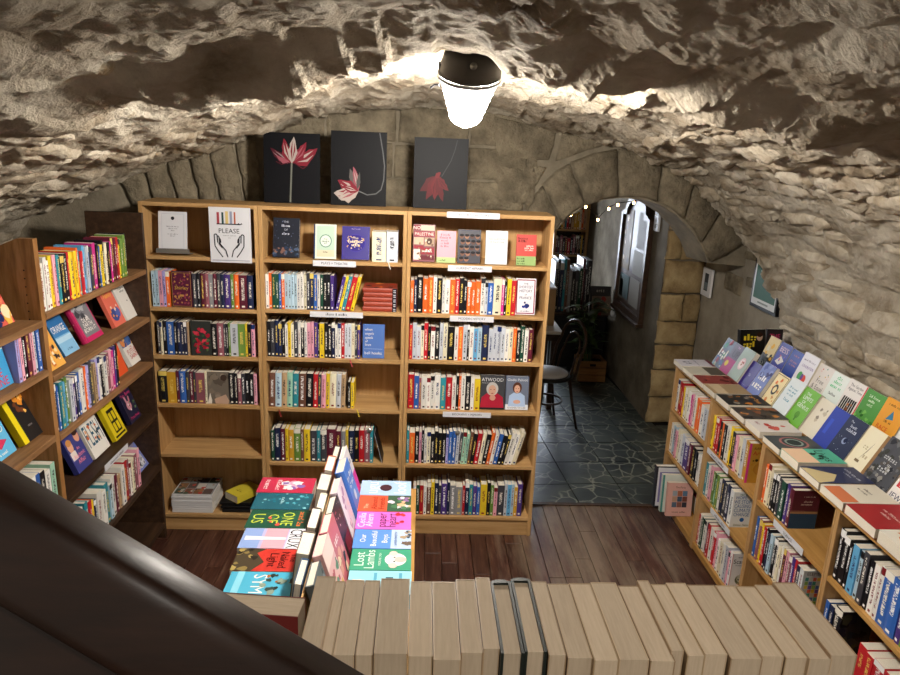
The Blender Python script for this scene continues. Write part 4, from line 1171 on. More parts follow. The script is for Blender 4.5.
rrow(1, 1, 't.9 w p e.7 x.8 e1 w.8 n.9 q1 n1.2 w1.3', .205, 'climate label shelf', ([('t', 'HOW CAN', .5, .94, .06, '3c7a5c', .7), ('t', 'HOPE', .35, .85, .085, '2c62a0', .5), ('t', 'WE STOP', .42, .73, .1, '2c62a0', .75), ('t', 'CAUSING', .45, .61, .1, '2c62a0', .75), ('t', 'CLIMATE', .45, .49, .1, '2c62a0', .75), ('t', 'CHANGE', .44, .37, .1, '2c62a0', .7), ('e', .5, .22, .1, .06, '2c62a0'), ('t', 'Dieter Helm', .5, .07, .06, '5a6a3c', .7)], 'white cover with stacked blue capitals about climate', 'dfe3e2'), y1=3.32)
rrow(1, 2, 'r.7 w d.8 w n1.1 r w1.2 r1.2 p w1.1 c1.2 w1.2 l p.7 w1', .205, 'bottom shelf under climate books', ([('t', 'FRANK TOWNE', .5, .9, .04, '55555c', .6), ('t', 'Scarcity', .5, .78, .12, '33333a', .85), ('t', 'a history of want', .5, .67, .035, '77777c', .6), ('e', .55, .26, .3, .16, '6a6a50'), ('e', .5, .3, .18, .12, 'c9c9b4'), ('blobs', 4, 8, .3, .12, .85, .42, .07, ['3c3c2c', '9a9a7c', '4a6a8c']), ('r', 0, 0, .04, 1, 'd8a0a0')], 'white cover with black serif title and small round engraving', 'e6e4e2'), y1=3.24)
rrow(2, 0, 'o1 c1.2 c.8 k1 k1.2 q1.1 d1.3 u1.1 m1.2', .2, 'upper half-empty science shelf', ([('r', 0, 0, 1, .42, '2f4a66'), ('r', 0, .4, 1, .46, 'a5845c'), ('r', 0, .44, .5, .48, '8a5c4c'), ('t', 'INFINITE', .6, .72, .045, 'd9c0b4', .5), ('t', 'UNIVERSES', .55, .65, .05, 'd9c0b4', .6), ('t', 'A Theory of All', .62, .85, .03, 'd9c0b4', .5)], 'maroon and slate blue cover with a sandy horizon', '5c2230'), y1=2.80)
rrow(2, 1, 'b1.1 z1.2 y.8 r1.1 k.9 n1 i1.2 k1.3 w1 c.9 w.8 m1 p.9 z1 u1 r.8 n1 l1.2', .205, 'packed science label shelf', ([('t', 'ELEMENTS', .5, .93, .07, '333338', .8)] + [('r', .08 + .14 * (k % 6), .08 + .098 * (k // 6), .2 + .14 * (k % 6), .165 + .098 * (k // 6), ['4a9a8c', 'e0c04c', '5a7ab8', 'd8684c', '8cb45c', 'c9c9bc', '7a5aa0'][(k * 5 + k // 6) % 7]) for k in range(48)], 'cover with a grid of coloured squares like tiles', 'cfd6d8'), y1=2.61)
rrow(3, 0, 'k1.1 k1.1 k.8 s1.1 i1 q.9 k1 w1 w.7 b1.7 b1.7 u1 e1 y.8 b1.2 b1.3 n1', .21, 'shelf of paired blue spines')
rrow(3, 1, 'b.9 n1.1 k2', .2, 'dark lower shelf below blue spines', ([('blobs', 6, 22, .05, .1, .95, .9, .16, ['14202c', '1c1c2c', '0c0c14', '2c2a34', '3a3a2c'])], 'large dark glossy cover on the shelf under blue spines', '10131c'), y1=2.33)
rrow(3, 1, 'r r r1.1 r r r.9 r', .17, 'red set below blue spines', y0=2.2, hj=.004)
rrow(4, 0, 'b n w k r t o w c q', .2, 'outermost unit upper shelf')
# lowest shelf of the unit beside the arch: books facing out
def cam_face(x, y, z, wd, ht, th, col, art, label, tilt=8, turn=0, hard=False):
    m4 = T3((x, y, z)) @ RZ(turn) @ RX(-tilt) @ T3((0, th, 0)) @ RZ(-90)
    b = book(th, ht, wd, col, m4, None, hard, art=art)
    dz = min((b.matrix_world @ Vector(v)).z for v in b.bound_box) - z
    b.matrix_world = T3((0, 0, .0008 - dz)) @ b.matrix_world
    return tag(b, label, 'book')
p = pix(663.5, 516, 1, 4.0)
cam_face(1.62, 4.00, .051, .165, .225, .025, 'd7a79c', [('t', 'The Party', .5, .87, .06, '6a4a48', .4)] + [('r', .2 + .2 * (k % 3), .27 + .17 * (k // 3), .385 + .2 * (k % 3), .425 + .17 * (k // 3), ['5a6a7c', '8c5c50', '3a3a44', 'b8947c', '44586c', '77463c', '9aa4ac', 'a8684c', '5c7a94'][k]) for k in range(9)] + [('t', 'Rachel Harrow', .5, .13, .05, '6a4a48', .6)], 'pale pink cover with nine small photographs on lowest shelf', 6)
cam_face(1.60, 4.055, .051, .17, .255, .03, 'cfd6cc', [('r', 0, 0, .08, 1, '4a8c84')], 'mint and cream book behind the pale pink cover', 4)
cam_face(1.575, 4.12, .051, .2, .285, .035, '2c2c34', [('r', .06, .03, .98, .97, 'd3d2d6'), ('r', .12, .12, .92, .86, '8078a8'), ('p', [(.3, .12), (.45, .6), (.5, .8), (.55, .6), (.75, .12)], 'c9b9a0')], 'largest pale framed cover standing behind the mint book', 3)
for k in range(4):
    b = book(.028, .2, .14, ['d9d6d0', 'e6e2da', 'cfd4d8', 'a83038'][k], T3((1.82, 4.1, .051 + .0005 + k * .0288)) @ RZ(180) @ RY(-90), None, False)
    tag(b, ['white paperback lying lowest beside the pale pink cover', 'cream paperback lying second beside the pale pink cover', 'grey paperback lying third beside the pale pink cover', 'red paperback lying uppermost beside the pale pink cover'][k], 'book')

def Y_on(X, z, px):
    lo, hi = 1.2, 5.5
    q = Matrix(CAMR).transposed()
    for _ in range(40):
        m = (lo + hi) / 2
        v = q @ Vector((X, m, z - H))
        if CX + F * v.x / -v.z > px: lo = m
        else: hi = m
    return lo
def rlean(X, z, y, wd, ht, th, col, art, label, tilt=28, hard=False, pages='cream'):
    b = book(th, ht, wd, col, T3((X, y, z + .0008)) @ RY(tilt) @ RZ(180), None, hard, art=art, pages=pages)
    return tag(b, label, 'book')
# ---- leaning rows on top: riser for the rear row
ri = MB().box(2.075, 2.0, ZT + .001, 2.262, 4.17, 1.07, b=.002).build('display_riser', M['oaky'])
tag(ri, 'long low oak riser lifting the rear row of leaning books', 'riser')
XA, XBk = 1.935, 2.095
front = [
 (708, .125, .2, .02, '2c3a50', [('blobs', 3, 14, 0, 0, 1, 1, .14, ['8c2c3c', '3c5a8c', '2c7a5c', 'c9c4b8']), ('t', 'TIER', .5, .5, .3, 'dcd8d0', .9)], 'dark multicoloured cover leaning beside the magenta one'),
 (720, .13, .2, .022, '3c1c3c', [('r', 0, 0, 1, .5, 'a82c70'), ('t', 'UP', .55, .68, .25, '1c0c1c', .7), ('e', .25, .3, .15, .1, 'e0c83c'), ('t', 'THE', .5, .9, .06, 'c98ab0', .4)], 'magenta and black cover with a yellow spot'),
 (725, .14, .21, .03, '8c9c8c', [('e', .5, .52, .24, .19, 'd9b8bc'), ('e', .5, .52, .17, .14, 'e9dcd8'), ('blobs', 2, 4, .4, .42, .6, .6, .06, ['b84a5c', '8c4a3c'])], 'grey-green cover with a pink oval medallion'),
 (739, .115, .165, .022, '33237c', [('t', 'II', .5, .5, .1, 'b9a8d8', .3), ('l', [(.1, .1), (.9, .1)], .02, '6a58b0')], 'small plain violet book leaning in the front row'),
 (749, .13, .2, .022, '6a78b8', [('t', 'WALL', .5, .3, .2, W_, .85), ('t', 'FLOW', .5, .55, .16, W_, .85), ('blobs', 3, 9, 0, .6, 1, 1, .12, ['4a5aa0', '8c98cc', '3a3a70'])], 'blue-violet cover with bold slanted white lettering'),
 (762, .125, .19, .018, 'e6d39a', [('blobs', 3, 8, .1, .1, .9, .9, .08, ['d9743c', 'c9945c']), ('e', .5, .5, .2, .17, '3c3a34'), ('e', .5, .5, .12, .1, 'e6d39a'), ('l', [(.05, .04), (.05, .96), (.95, .96), (.95, .04), (.05, .04)], .03, '3c3020')], 'cream yellow cover with a dark insect drawing'),
 (775, .135, .21, .03, 'd5dfe2', [('t', 'If We Could', .5, .75, .055, '4a90a8', .7), ('t', 'Still Speak', .5, .66, .055, '4a90a8', .7), ('t', 'To Birds', .5, .57, .055, '4a90a8', .6), ('t', 'HELLO', .5, .42, .08, '4a90a8', .6)], 'pale ice cover with thin blue handwriting'),
 (787, .135, .205, .026, '6aae34', [('t', 'THE', .4, .86, .07, W_, .3), ('t', 'LIMITS', .5, .75, .1, W_, .7), ('t', 'OF', .4, .63, .08, W_, .3), ('t', 'GENIUS', .5, .52, .1, W_, .75), ('e', .5, .28, .14, .1, '4f8c24'), ('r', .46, .12, .54, .25, '3f741c')], 'bright green cover with white capitals and a tree'),
 (802, .12, .2, .02, 'd8d2c0', [('blobs', 2, 5, .2, .2, .8, .8, .1, ['8c8474', 'b9b09c'])], 'cream cover tucked between green and cobalt books'),
 (809, .12, .2, .022, '24389c', [('r', .2, .3, .4, .7, '3c54c0')], 'cobalt blue cover behind the navy one'),
 (817, .135, .205, .028, '1c2544', [('t', 'The', .3, .88, .05, 'c9cede', .3), ('t', 'Secret', .5, .78, .06, 'c9cede', .6), ('t', 'UNIVERSE', .5, .68, .07, 'c9cede', .75), ('e', .5, .42, .12, .08, '8c98b8'), ('e', .54, .44, .09, .06, '1c2544'), ('blobs', 5, 12, .1, .1, .9, .5, .015, ['8c98b8', 'c9cede'])], 'navy cover with thin crescent drawing and title lines'),
 (831, .14, .21, .024, 'e3dcc0', [('p', [(.4, .25), (.55, .5), (.62, .75), (.52, .5)], '6a5a44'), ('t', '20', .4, .58, .12, 'b9ad8c', .4), ('t', '23', .62, .4, .12, 'b9ad8c', .4), ('r', .3, .2, .5, .26, '77684c'), ('r', .85, 0, 1, 1, '8c6a44')], 'cream cover with a thin brown feather'),
 (851, .155, .22, .03, '44464c', [('blobs', 9, 44, .02, .02, .98, .98, .09, ['2c2e34', '6a6c70', '8c8a84', '3a3c38', '55504c']), ('t', 'NATURE', .5, .62, .1, 'b9bcc0', .8), ('t', 'of the', .5, .5, .06, 'b9bcc0', .4), ('t', 'WILD', .5, .38, .12, 'b9bcc0', .7)], 'dark grey engraved botanical cover with pale lettering'),
 (880, .14, .21, .026, 'e0dcd8', [('r', .1, .6, .9, .74, 'c83c44'), ('t', 'OWN', .5, .5, .07, 'c83c44', .5), ('r', .1, .28, .9, .42, 'c83c44'), ('t', 'ENEMIES', .5, .35, .09, W_, .7), ('t', 'JEWELL', .5, .1, .12, '2c3456', .85), ('t', 'OWNS', .5, .67, .09, W_, .6)], 'white cover with two red title bars'),
 (900, .14, .2, .024, 'dfe2e6', [('t', 'noise', .5, .7, .08, '5a7aa8', .6)], 'blank white cover next to the red-barred one')]
yend = 4.322
for (px, wd, ht, th, c, art, lab) in front:
    y = min(Y_on(XA, ZT, px), yend)
    yend = y - wd - .004
    rlean(XA, ZT, y, wd, ht, th, c, art, lab, 27, pages='cream')
rear = [
 (752, .125, .2, .024, '2c2a1c', [('r', 0, .45, 1, 1, 'd8c48c'), ('blobs', 3, 12, .05, .1, .95, .8, .12, ['e0a82c', '1c1c1c', 'd8d0b0', '2c2c24'])], 'yellow and black collage cover in the rear row'),
 (768, .13, .2, .022, '2f3a94', [('t', 'BESS', .5, .8, .16, 'e9c9d4', .8), ('t', 'NICHE', .5, .2, .14, 'e9a9bc', .85), ('p', [(.2, .4), (.5, .62), (.85, .5), (.55, .34)], 'e6e0dc'), ('blobs', 2, 5, .2, .35, .8, .65, .06, ['d8687c', '5a66c0'])], 'cobalt cover with pink lettering and a white bird'),
 (783, .13, .195, .02, '2c449c', [('t', 'ESSAYS ON', .5, .84, .05, 'c98a8c', .6), ('t', 'the Nature', .5, .66, .06, 'c98a8c', .6), ('t', 'of Dreams', .5, .56, .06, 'c98a8c', .6), ('r', 0, 0, 1, .12, '8c4a70')], 'royal blue cover with small rose lettering'),
 (796, .15, .215, .03, 'e3e2ea', [('t', 'Anyone can have a', .5, .82, .05, '77708c', .8), ('t', 'CONVERSATION', .55, .66, .07, '6a4a94', .75), ('e', .36, .38, .15, .12, '4f9c5c'), ('e', .62, .34, .15, .12, 'd8584c'), ('e', .5, .38, .08, .09, '6a4a94')], 'white cover with green and red speech bubbles'),
 (814, .135, .2, .022, 'e0dad4', [('t', 'Free', .5, .56, .13, '77706c', .6), ('t', '& Equal', .5, .38, .13, '77706c', .75), ('blobs', 3, 9, .1, .65, .9, .95, .03, ['d86a6c', '4a9c8c', 'd8b04c'])], 'white cover with loose grey handwriting and coloured dots'),
 (829, .135, .2, .026, 'e2eae6', [('t', 'SOME', .5, .88, .09, '5cc88c', .6), ('t', 'ESSAYS', .5, .76, .09, '5cc88c', .75), ('t', 'COULD BE', .5, .64, .09, '5cc88c', .75), ('t', 'Physics', .5, .44, .07, '333a44', .6), ('t', 'TIME', .5, .2, .09, '5cc88c', .5)], 'white cover with bright mint green capitals'),
 (845, .14, .205, .028, 'e6e2de', [('t', 'The Garden', .5, .88, .07, '44444a', .75), ('t', 'Against Time', .5, .78, .07, '44444a', .8), ('r', .94, 0, 1, 1, 'd85c5c')] + [('p', [(.08 + .12 * k, .1), (.16 + .12 * k, .12), (.2 + .11 * k, .58), (.12 + .11 * k, .56)], '1c1c1e') for k in range(7)] + [('blobs', 2, 3, .4, .2, .7, .45, .08, ['b8784c', '8c5434'])], 'white cover with black zebra stripes'),
 (866, .14, .205, .03, '4f9440', [('t', 'The Hidden', .5, .86, .06, 'd8e6cc', .6), ('t', 'Forest', .45, .76, .06, 'd8e6cc', .5), ('t', 'Walks', .45, .66, .06, 'd8e6cc', .5), ('blobs', 4, 14, .0, .0, 1, .5, .1, ['3c7a30', '7ab85c', '2c6428'])], 'leaf green cover with faint landscape'),
 (887, .15, .215, .034, 'e09c2c', [('t', 'A GREAT DEBATE', .5, .88, .05, '5a3a14', .7), ('p', [(.35, .55), (.65, .6), (.5, .78)], '3c78a0'), ('t', 'HOW TO', .5, .52, .06, '5a3a14', .5), ('t', 'RACE', .4, .36, .1, 'c8402c', .5), ('t', 'AT ALL', .4, .26, .06, 'c8402c', .5), ('e', .4, .08, .2, .1, '3c6a94')], 'amber orange cover with a blue triangle'),
 (912, .15, .2, .03, 'e2e4e8', [('t', 'A. M. K.', .4, .3, .06, '4a64a8', .4)], 'white cover at the near end of the rear row')]
yend = 4.04
for (px, wd, ht, th, c, art, lab) in rear:
    y = min(Y_on(2.175, 1.245, px), yend)
    yend = y - wd - .004
    rlean(XBk, 1.0705, y, wd, ht, th, c, art, lab, 20)
cam_face(2.065, 4.235, ZT + .001, .18, .25, .03, '14110f', [('t', 'WALD', .42, .8, .16, 'e0c62c', .6), ('t', 'BOOK', .38, .62, .14, 'e0c62c', .5), ('e', .78, .8, .12, .1, 'c9a58c'), ('e', .78, .86, .12, .06, '3a2018'), ('r', .3, .35, .42, .55, 'e0c62c')], 'black cover with yellow brush lettering and a small portrait', 10, 10)
cam_face(2.15, 4.09, 1.071, .1, .215, .02, '1c1418', [('t', 'THE', .5, .8, .12, 'c83c6c', .8), ('t', 'HIDE', .5, .6, .14, 'c83c6c', .85), ('blobs', 2, 6, .1, .05, .9, .4, .16, ['c9843c', '8c5c34', '3a8c8c'])], 'narrow black cover with pink lettering beside the portrait cover', 8, 0)
# ---- books lying flat along the front of the top
FL = [
 (4.325, .15, .22, .03, 'd6d3da', [('r', 0, .9, 1, 1, '6a2c3c'), ('t', 'ORDINARY NOTES', .5, .55, .06, '77788c', .8), ('blobs', 3, 4, .3, .2, .7, .45, .08, ['8c8c98'])], 'pale lilac paperback lying flat at the arch end'),
 (4.165, .16, .215, .028, 'c9c4b4', [('r', 0, .55, 1, 1, '5c564a')], 'grey and olive paperback lying flat'),
 (3.995, .16, .22, .03, '8c3a34', [('blobs', 5, 10, .05, .1, .95, .9, .14, ['5a2420', 'b05a4c', '3a1c1c'])], 'rust red patterned paperback lying flat'),
 (3.825, .165, .215, .032, 'a8906c', [('r', 0, .1, 1, .4, 'c4b090')], 'tan brown paperback lying flat'),
 (3.64, .17, .235, .036, '20201f', [('t', 'CULTURE', .5, .8, .12, 'd8983c', .8), ('blobs', 4, 12, .05, .2, .95, .75, .12, ['b8742c', '4a4238', '8c8478'])], 'black and amber large paperback lying flat'),
 (3.45, .17, .235, .032, '3a3430', [('blobs', 6, 16, .05, .05, .95, .95, .14, ['c8843c', '5c4c40', '8c5a3c', '2c2824'])], 'dark brown and orange book lying next to the amber one'),
 (3.265, .16, .21, .034, 'dcd6d2', [('blobs', 7, 6, .3, .3, .8, .8, .14, ['b84038', 'c85c50']), ('t', 'RED', .3, .2, .1, '8c2c2c', .4)], 'white paperback with a red hand lying flat'),
 (3.075, .165, .22, .03, '3c4448', [('e', .5, .5, .4, .3, 'a86c6c'), ('e', .5, .5, .34, .25, '3c4448'), ('e', .5, .5, .26, .19, '8ca098'), ('e', .5, .5, .2, .15, '2c3438')], 'dark slate cover with concentric pink rings lying flat'),
 (2.9, .155, .22, .042, '58b89c', [('r', 0, 0, 1, .45, 'e6c4a4'), ('t', 'Lives', .5, .72, .2, '1c3a30', .8), ('blobs', 3, 5, .2, .5, .8, .65, .07, ['1c3a30'])], 'mint and peach cover lying flat'),
 (2.735, .16, .24, .032, '2c3458', [('p', [(.1, .1), (.5, .5), (.9, .3), (1, 0), (.1, 0)], 'c9b98c'), ('t', 'Night and Day', .5, .8, .06, 'c9cede', .8), ('t', 'a history', .5, .7, .04, 'c9cede', .5)], 'navy cover with a sand coloured wave lying flat'),
 (2.565, .165, .23, .034, 'd9d4c4', [('r', .1, 0, .95, .3, 'c8744c'), ('t', 'ESSAYS', .4, .7, .06, '55504a', .6), ('t', 'of winter', .4, .6, .05, '55504a', .5)], 'cream cover with orange foot lying flat'),
 (2.39, .19, .25, .04, '9c1c24', [('t', 'Book of Fire', .5, .8, .06, 'e0b04c', .6), ('t', 'THE COLLECTED', .5, .5, .05, 'e6d0c8', .7), ('t', 'LETTERS', .5, .4, .05, 'e6d0c8', .5)], 'large glossy red book lying flat'),
 (2.185, .19, .24, .05, 'e0dcd0', [('blobs', 8, 22, .05, .05, .95, .95, .14, ['5a8c5c', 'c87a4c', '6a4a94', '4a8cb0', 'd8b44c'])], 'white book with multicoloured brush marks lying flat')]
for (y, wd, ht, th, c, art, lab) in FL:
    b = book(th, ht, wd - .004, c, T3((XRF - .018, y, ZT + .0008)) @ RZ(180) @ RY(-90), None, False, art=art)
    tag(b, lab, 'book', 'books lying flat on the low bookcase')

# ================================================================== DISPLAY TABLE
TT = .735
def table():
    r = empty('display_table', (-.35, 2.45, 0))
    inv = T3(r.location).inverted()
    def put(o):
        o.matrix_parent_inverse = inv
        return o
    q = [(-.622, 1.80), (.006, 1.80), (.006, 3.0), (-.712, 3.0)]
    put(mesh('tabletop', [(a, b, TT - .03) for a, b in q] + [(a, b, TT) for a, b in q], [[3, 2, 1, 0], [4, 5, 6, 7]] + [[i, (i + 1) % 4, 4 + (i + 1) % 4, 4 + i] for i in range(4)], M['oaky'], r))
    put(MB().box(-.008, 1.80, TT - .12, .006, 3.0, TT - .0305, b=.001).build('apron', M['oaky'], r))
    put(MB().box(-.343, 1.85, TT + .0005, -.337, 2.97, TT + .2).build('divider', M['oak'], r))
    for x in (-.60, -.06):
        for y in (1.83, 2.92):
            put(MB().box(x, y, 0, x + .05, y + .05, TT - .0305, b=.002).build('leg', M['oak'], r))
    tag(r, 'oak display table with a central divider covered in books', 'table')
table()
def flat(X0, y, up, th, ht, wd, col, art, label, z, turn=0):
    """book lying face up; up = +1: its head points to +X, -1: to -X; y is the far side"""
    if up > 0:
        m4 = T3((X0, y, z)) @ RZ(turn) @ RZ(180) @ RY(-90)
    else:
        m4 = T3((X0, y - wd, z)) @ RZ(turn) @ RY(-90)
    return tag(book(th, ht, wd, col, m4, None, False, art=art), label, 'book')
LT = [
 ('c22e4e', [('t', 'WEDNESDAY', .5, .35, .07, 'f0d9dc', .85), ('e', .5, .62, .3, .12, 'd9a9c4'), ('blobs', 3, 9, .2, .45, .8, .8, .12, ['f0ece8', '8c6ab0', 'e6e2e6']), ('t', 'REBELS', .5, .15, .1, 'f0d9dc', .85)], 'crimson cover with white winged figure lying on the display table'),
 ('1f5f70', [('blobs', 5, 26, .05, .05, .95, .95, .06, ['5fb0c0', '2c7a8c', '8cc8d0']), ('t', 'STORIES', .5, .5, .06, '9fd0d8', .6)], 'deep teal cover with pale blue marks lying on the display table'),
 ('1f5540', [('t', 'ONE', .5, .66, .2, 'c8d84c', .75), ('t', 'OF', .5, .42, .18, 'c8d84c', .5), ('t', 'US', .5, .17, .2, 'c8d84c', .55), ('t', 'Rachel Lee', .5, .88, .1, 'e0743c', .8), ('blobs', 2, 6, .1, .2, .9, .6, .07, ['3c7a44', 'd8584c'])], 'green cover with lime lettering lying on the display table'),
 ('b9b4dc', [('r', 0, .35, 1, .7, 'e0a9b8'), ('r', 0, 0, 1, .3, '8fa8dc'), ('p', [(.4, .05), (.6, .05), (.56, .7), (.46, .7)], 'eceaf0'), ('r', 0, .72, 1, 1, 'dfe0e8'), ('t', 'CRUX', .5, .84, .2, '111114', .95)], 'pastel sunset cover with heavy black word lying on the display table'),
 ('c8362c', [('p', [(0, 0), (1, 0), (1, .3), (.6, .45), (.2, .3), (0, .42)], '4a4030'), ('blobs', 4, 10, .0, .0, 1, .3, .12, ['8c7a48', '2c2820', 'a89458']), ('t', 'The', .4, .88, .1, '3c1010', .4), ('t', 'Naked', .5, .74, .13, '3c1010', .75), ('t', 'Light', .5, .58, .13, '3c1010', .7)], 'red and olive cover with dark lettering lying on the display table'),
 ('4fb0d0', [('t', 'SYM', .5, .45, .2, 'ecebe4', .8), ('blobs', 7, 14, .05, .5, .95, .98, .1, ['3c4a44', '8c9c8c', 'a8683c', '2c3430']), ('r', 0, .1, 1, .2, '8cd0e4')], 'turquoise cover with pale capitals lying on the display table'),
 ('7d9a54', [('blobs', 2, 9, .1, .1, .9, .9, .12, ['e0d9a4', '4c6a34'])], 'olive green cover lying nearest the stairs on the display table')]
for k, (c, art, lab) in enumerate(LT):
    yf = 2.965 - k * .1475
    sx = .0 + k * .0105
    wd, ht = .143, .245
    for j in range(2):
        flat(-.70 + sx, yf, 1, .0295, ht, wd, c, art if j else None, lab if j else lab.replace(' lying', ', lower copy, lying'), TT + .001 + j * .0302)
RT = [
 ('a9c8ea', [('t', 'ugu', .5, .78, .25, 'e9eef4', .85), ('t', 'loof', .5, .22, .25, 'e9eef4', .8), ('e', .5, .5, .22, .12, '4a2c34')], 'pale blue cover with huge white letters on the display table'),
 ('dc5a3c', [('t', 'The', .3, .85, .08, 'f0c4a4', .3), ('t', 'Almond', .5, .7, .11, '8c2418', .75), ('t', 'Friends', .5, .56, .11, '8c2418', .75), ('r', 0, 0, 1, .45, '3c5a44'), ('blobs', 3, 16, .05, .02, .95, .42, .1, ['d9d0dc', '8c6a9c', '4c7a54', 'e6b48c'])], 'orange-red cover with a painted crowd on the display table'),
 ('e06ac8', [('t', 'Cecilia', .5, .9, .13, 'f4e2f0', .85), ('t', 'Ahern', .5, .76, .13, 'f4e2f0', .75), ('t', 'paper', .5, .54, .17, '3c1838', .8), ('t', 'heart', .5, .36, .17, '3c1838', .8), ('blobs', 4, 5, .3, .15, .9, .3, .1, ['d83c3c', 'b82c34'])], 'hot pink cover with a red paper bird on the display table'),
 ('5a8cd8', [('r', 0, 0, 1, .35, 'b0c4e4'), ('blobs', 3, 14, 0, 0, 1, .16, .08, ['6a5a4c', 'a89478', '3c4a5c']), ('t', 'Our', .5, .84, .1, 'eef2f8', .4), ('t', 'Beautiful', .5, .65, .1, 'eef2f8', .85), ('t', 'Boys', .5, .46, .1, 'eef2f8', .5), ('t', 'SAMEER PANDYA', .5, .27, .05, '3c5a94', .7)], 'sky blue cover with white title on the display table'),
 ('3c9878', [('t', 'Lost', .5, .86, .16, 'dceee4', .75), ('t', 'Lambs', .5, .69, .16, 'dceee4', .9), ('e', .5, .26, .3, .18, 'f0ece8'), ('e', .5, .18, .14, .1, 'e9b4ac'), ('e', .22, .3, .12, .07, 'e9c4bc'), ('e', .78, .3, .12, .07, 'e9c4bc'), ('e', .4, .28, .03, .02, '222222'), ('e', .6, .28, .03, .02, '222222'), ('t', 'MADELINE CASH', .5, .52, .04, 'dceee4', .6)], 'jade green cover with a white lamb head on the display table'),
 ('8fd0e4', [('blobs', 3, 6, .0, .75, .6, 1, .14, ['e8c49c', 'f0dcc0']), ('t', 'JANE', .5, .35, .12, '2c4a5c', .6), ('r', .1, .55, .9, .6, '5aa0bc'), ('r', .1, .15, .9, .2, '5aa0bc')], 'light aqua cover with a peach corner on the display table')]
for k, (c, art, lab) in enumerate(RT):
    yf = 2.955 - k * .142
    wd, ht = .138, .226
    for j in range(2):
        flat(-.018 + k * .003, yf, -1, .0295, ht, wd, c, art if j else None, lab if j else lab.replace(' on the', ', lower copy, on the'), TT + .001 + j * .0302)
# books leaning on both sides of the divider
RC = [('e4e0e6', [('r', 0, 0, 1, .5, 'd8409c'), ('t', 'BELOVED', .5, .75, .1, '55555c', .8)], 'white and magenta cover leaning at the far end of the divider', .235, .02),
      ('4a7cd0', [('t', 'THE ISLE', .5, .8, .1, 'e6ecf6', .8), ('t', 'OF AIR', .5, .65, .1, 'e6ecf6', .6), ('e', .5, .4, .14, .1, 'c9d8f0')], 'bright blue cover leaning against the divider', .24, .04),
      ('d9c9d8', [('r', 0, 0, .4, 1, 'e9dfe8'), ('blobs', 3, 8, .2, .2, .9, .9, .12, ['b08ab0', 'e6c8d0'])], 'pale mauve cover leaning against the divider', .225, .03),
      ('2c2226', [('blobs', 5, 18, .05, .05, .95, .95, .03, ['e0c4c8', 'c86a7c']), ('r', .3, .0, 1, .35, '7a2c3c')], 'black cover with pale dots leaning against the divider', .22, .03),
      ('c8707c', [('t', 'ROSE', .5, .7, .14, 'f0e0e0', .7), ('blobs', 6, 8, .1, .1, .9, .5, .14, ['e0a89c', '3c4a5c', 'e9d4b8'])], 'rose cover with pale lettering leaning against the divider', .23, .034),
      ('e2b4b8', [('r', 0, .7, 1, 1, 'f0d8d4'), ('blobs', 2, 9, .1, .1, .9, .6, .12, ['6a8c7c', 'e0c060', 'b85c6c'])], 'blush pink cover leaning at the stairs end of the divider', .235, .036),
      ('5c6468', [('blobs', 2, 9, .1, .1, .9, .9, .12, ['3c444c', '8c949c'])], 'slate cover leaning nearest the stairs against the divider', .225, .03)]
y = 2.97
for k, (c, art, lab, ht, th) in enumerate(RC):
    wd = .148
    b = book(th, ht, wd - .006, c, T3((-.334 + .046 + k * .002, y - wd, TT + .001)) @ RY(-17) @ T3((-th, 0, 0)), None, True, art=art)
    dz = min((b.matrix_world @ Vector(v)).z for v in b.bound_box) - TT
    mx_ = min((b.matrix_world @ Vector(v)).x for v in b.bound_box)
    b.matrix_world = T3((-.336 - mx_, 0, .001 - dz)) @ b.matrix_world
    tag(b, lab, 'book')
    y -= wd + .003
y = 2.97
for k in range(7):
    wd = .148
    th = .026 + .01 * (k % 3)
    c = ['3c2c30', 'b8644c', '5c4c44', 'e0d8c8', '44342c', '6a5a50', '2c4a6c'][k]
    b = book(th, .225 + .01 * ((k * 2) % 3), wd - .006, c, T3((-.346 - .03, y, TT + .001)) @ RY(8) @ RZ(180) , None, True)
    dz = min((b.matrix_world @ Vector(v)).z for v in b.bound_box) - TT
    mx_ = max((b.matrix_world @ Vector(v)).x for v in b.bound_box)
    b.matrix_world = T3((-.344 - mx_, 0, .001 - dz)) @ b.matrix_world
    tag(b, f"{['dark plum', 'terracotta', 'umber', 'ivory', 'dark brown', 'taupe', 'steel blue'][k]} hardback leaning on the side of the divider facing the dark bookcase", 'book')
    y -= wd + .003

# ================================================================== PICTURES
def petal(bu, bv, tu, tv, wd, col, bend=0.0, streak=None):
    """one curved petal from base to tip, optionally with pale streaks"""
    d = Vector((tu - bu, tv - bv)); n = Vector((-d.y, d.x))
    def at_(t, o): return (bu + d.x * t + n.x * (o + bend * t * (1 - t)), bv + d.y * t + n.y * (o + bend * t * (1 - t)))
    L_ = [at_(t / 7, wd * math.sin(math.pi * (t / 7) ** .8) * (1 + .16 * math.sin(t * 2.7))) for t in range(8)]
    R_ = [at_(t / 7, -wd * math.sin(math.pi * (t / 7) ** .8) * (1 + .16 * math.cos(t * 2.1))) for t in range(6, 0, -1)]
    out = [('p', L_ + R_, col)]
    if streak:
        out += [('p', [at_(.1, 0), at_(.45, wd * .5), at_(.85, wd * .22), at_(.5, wd * .1)], streak), ('p', [at_(.15, -.01), at_(.5, -wd * .6), at_(.8, -wd * .3), at_(.5, -wd * .25)], streak)]
    return out
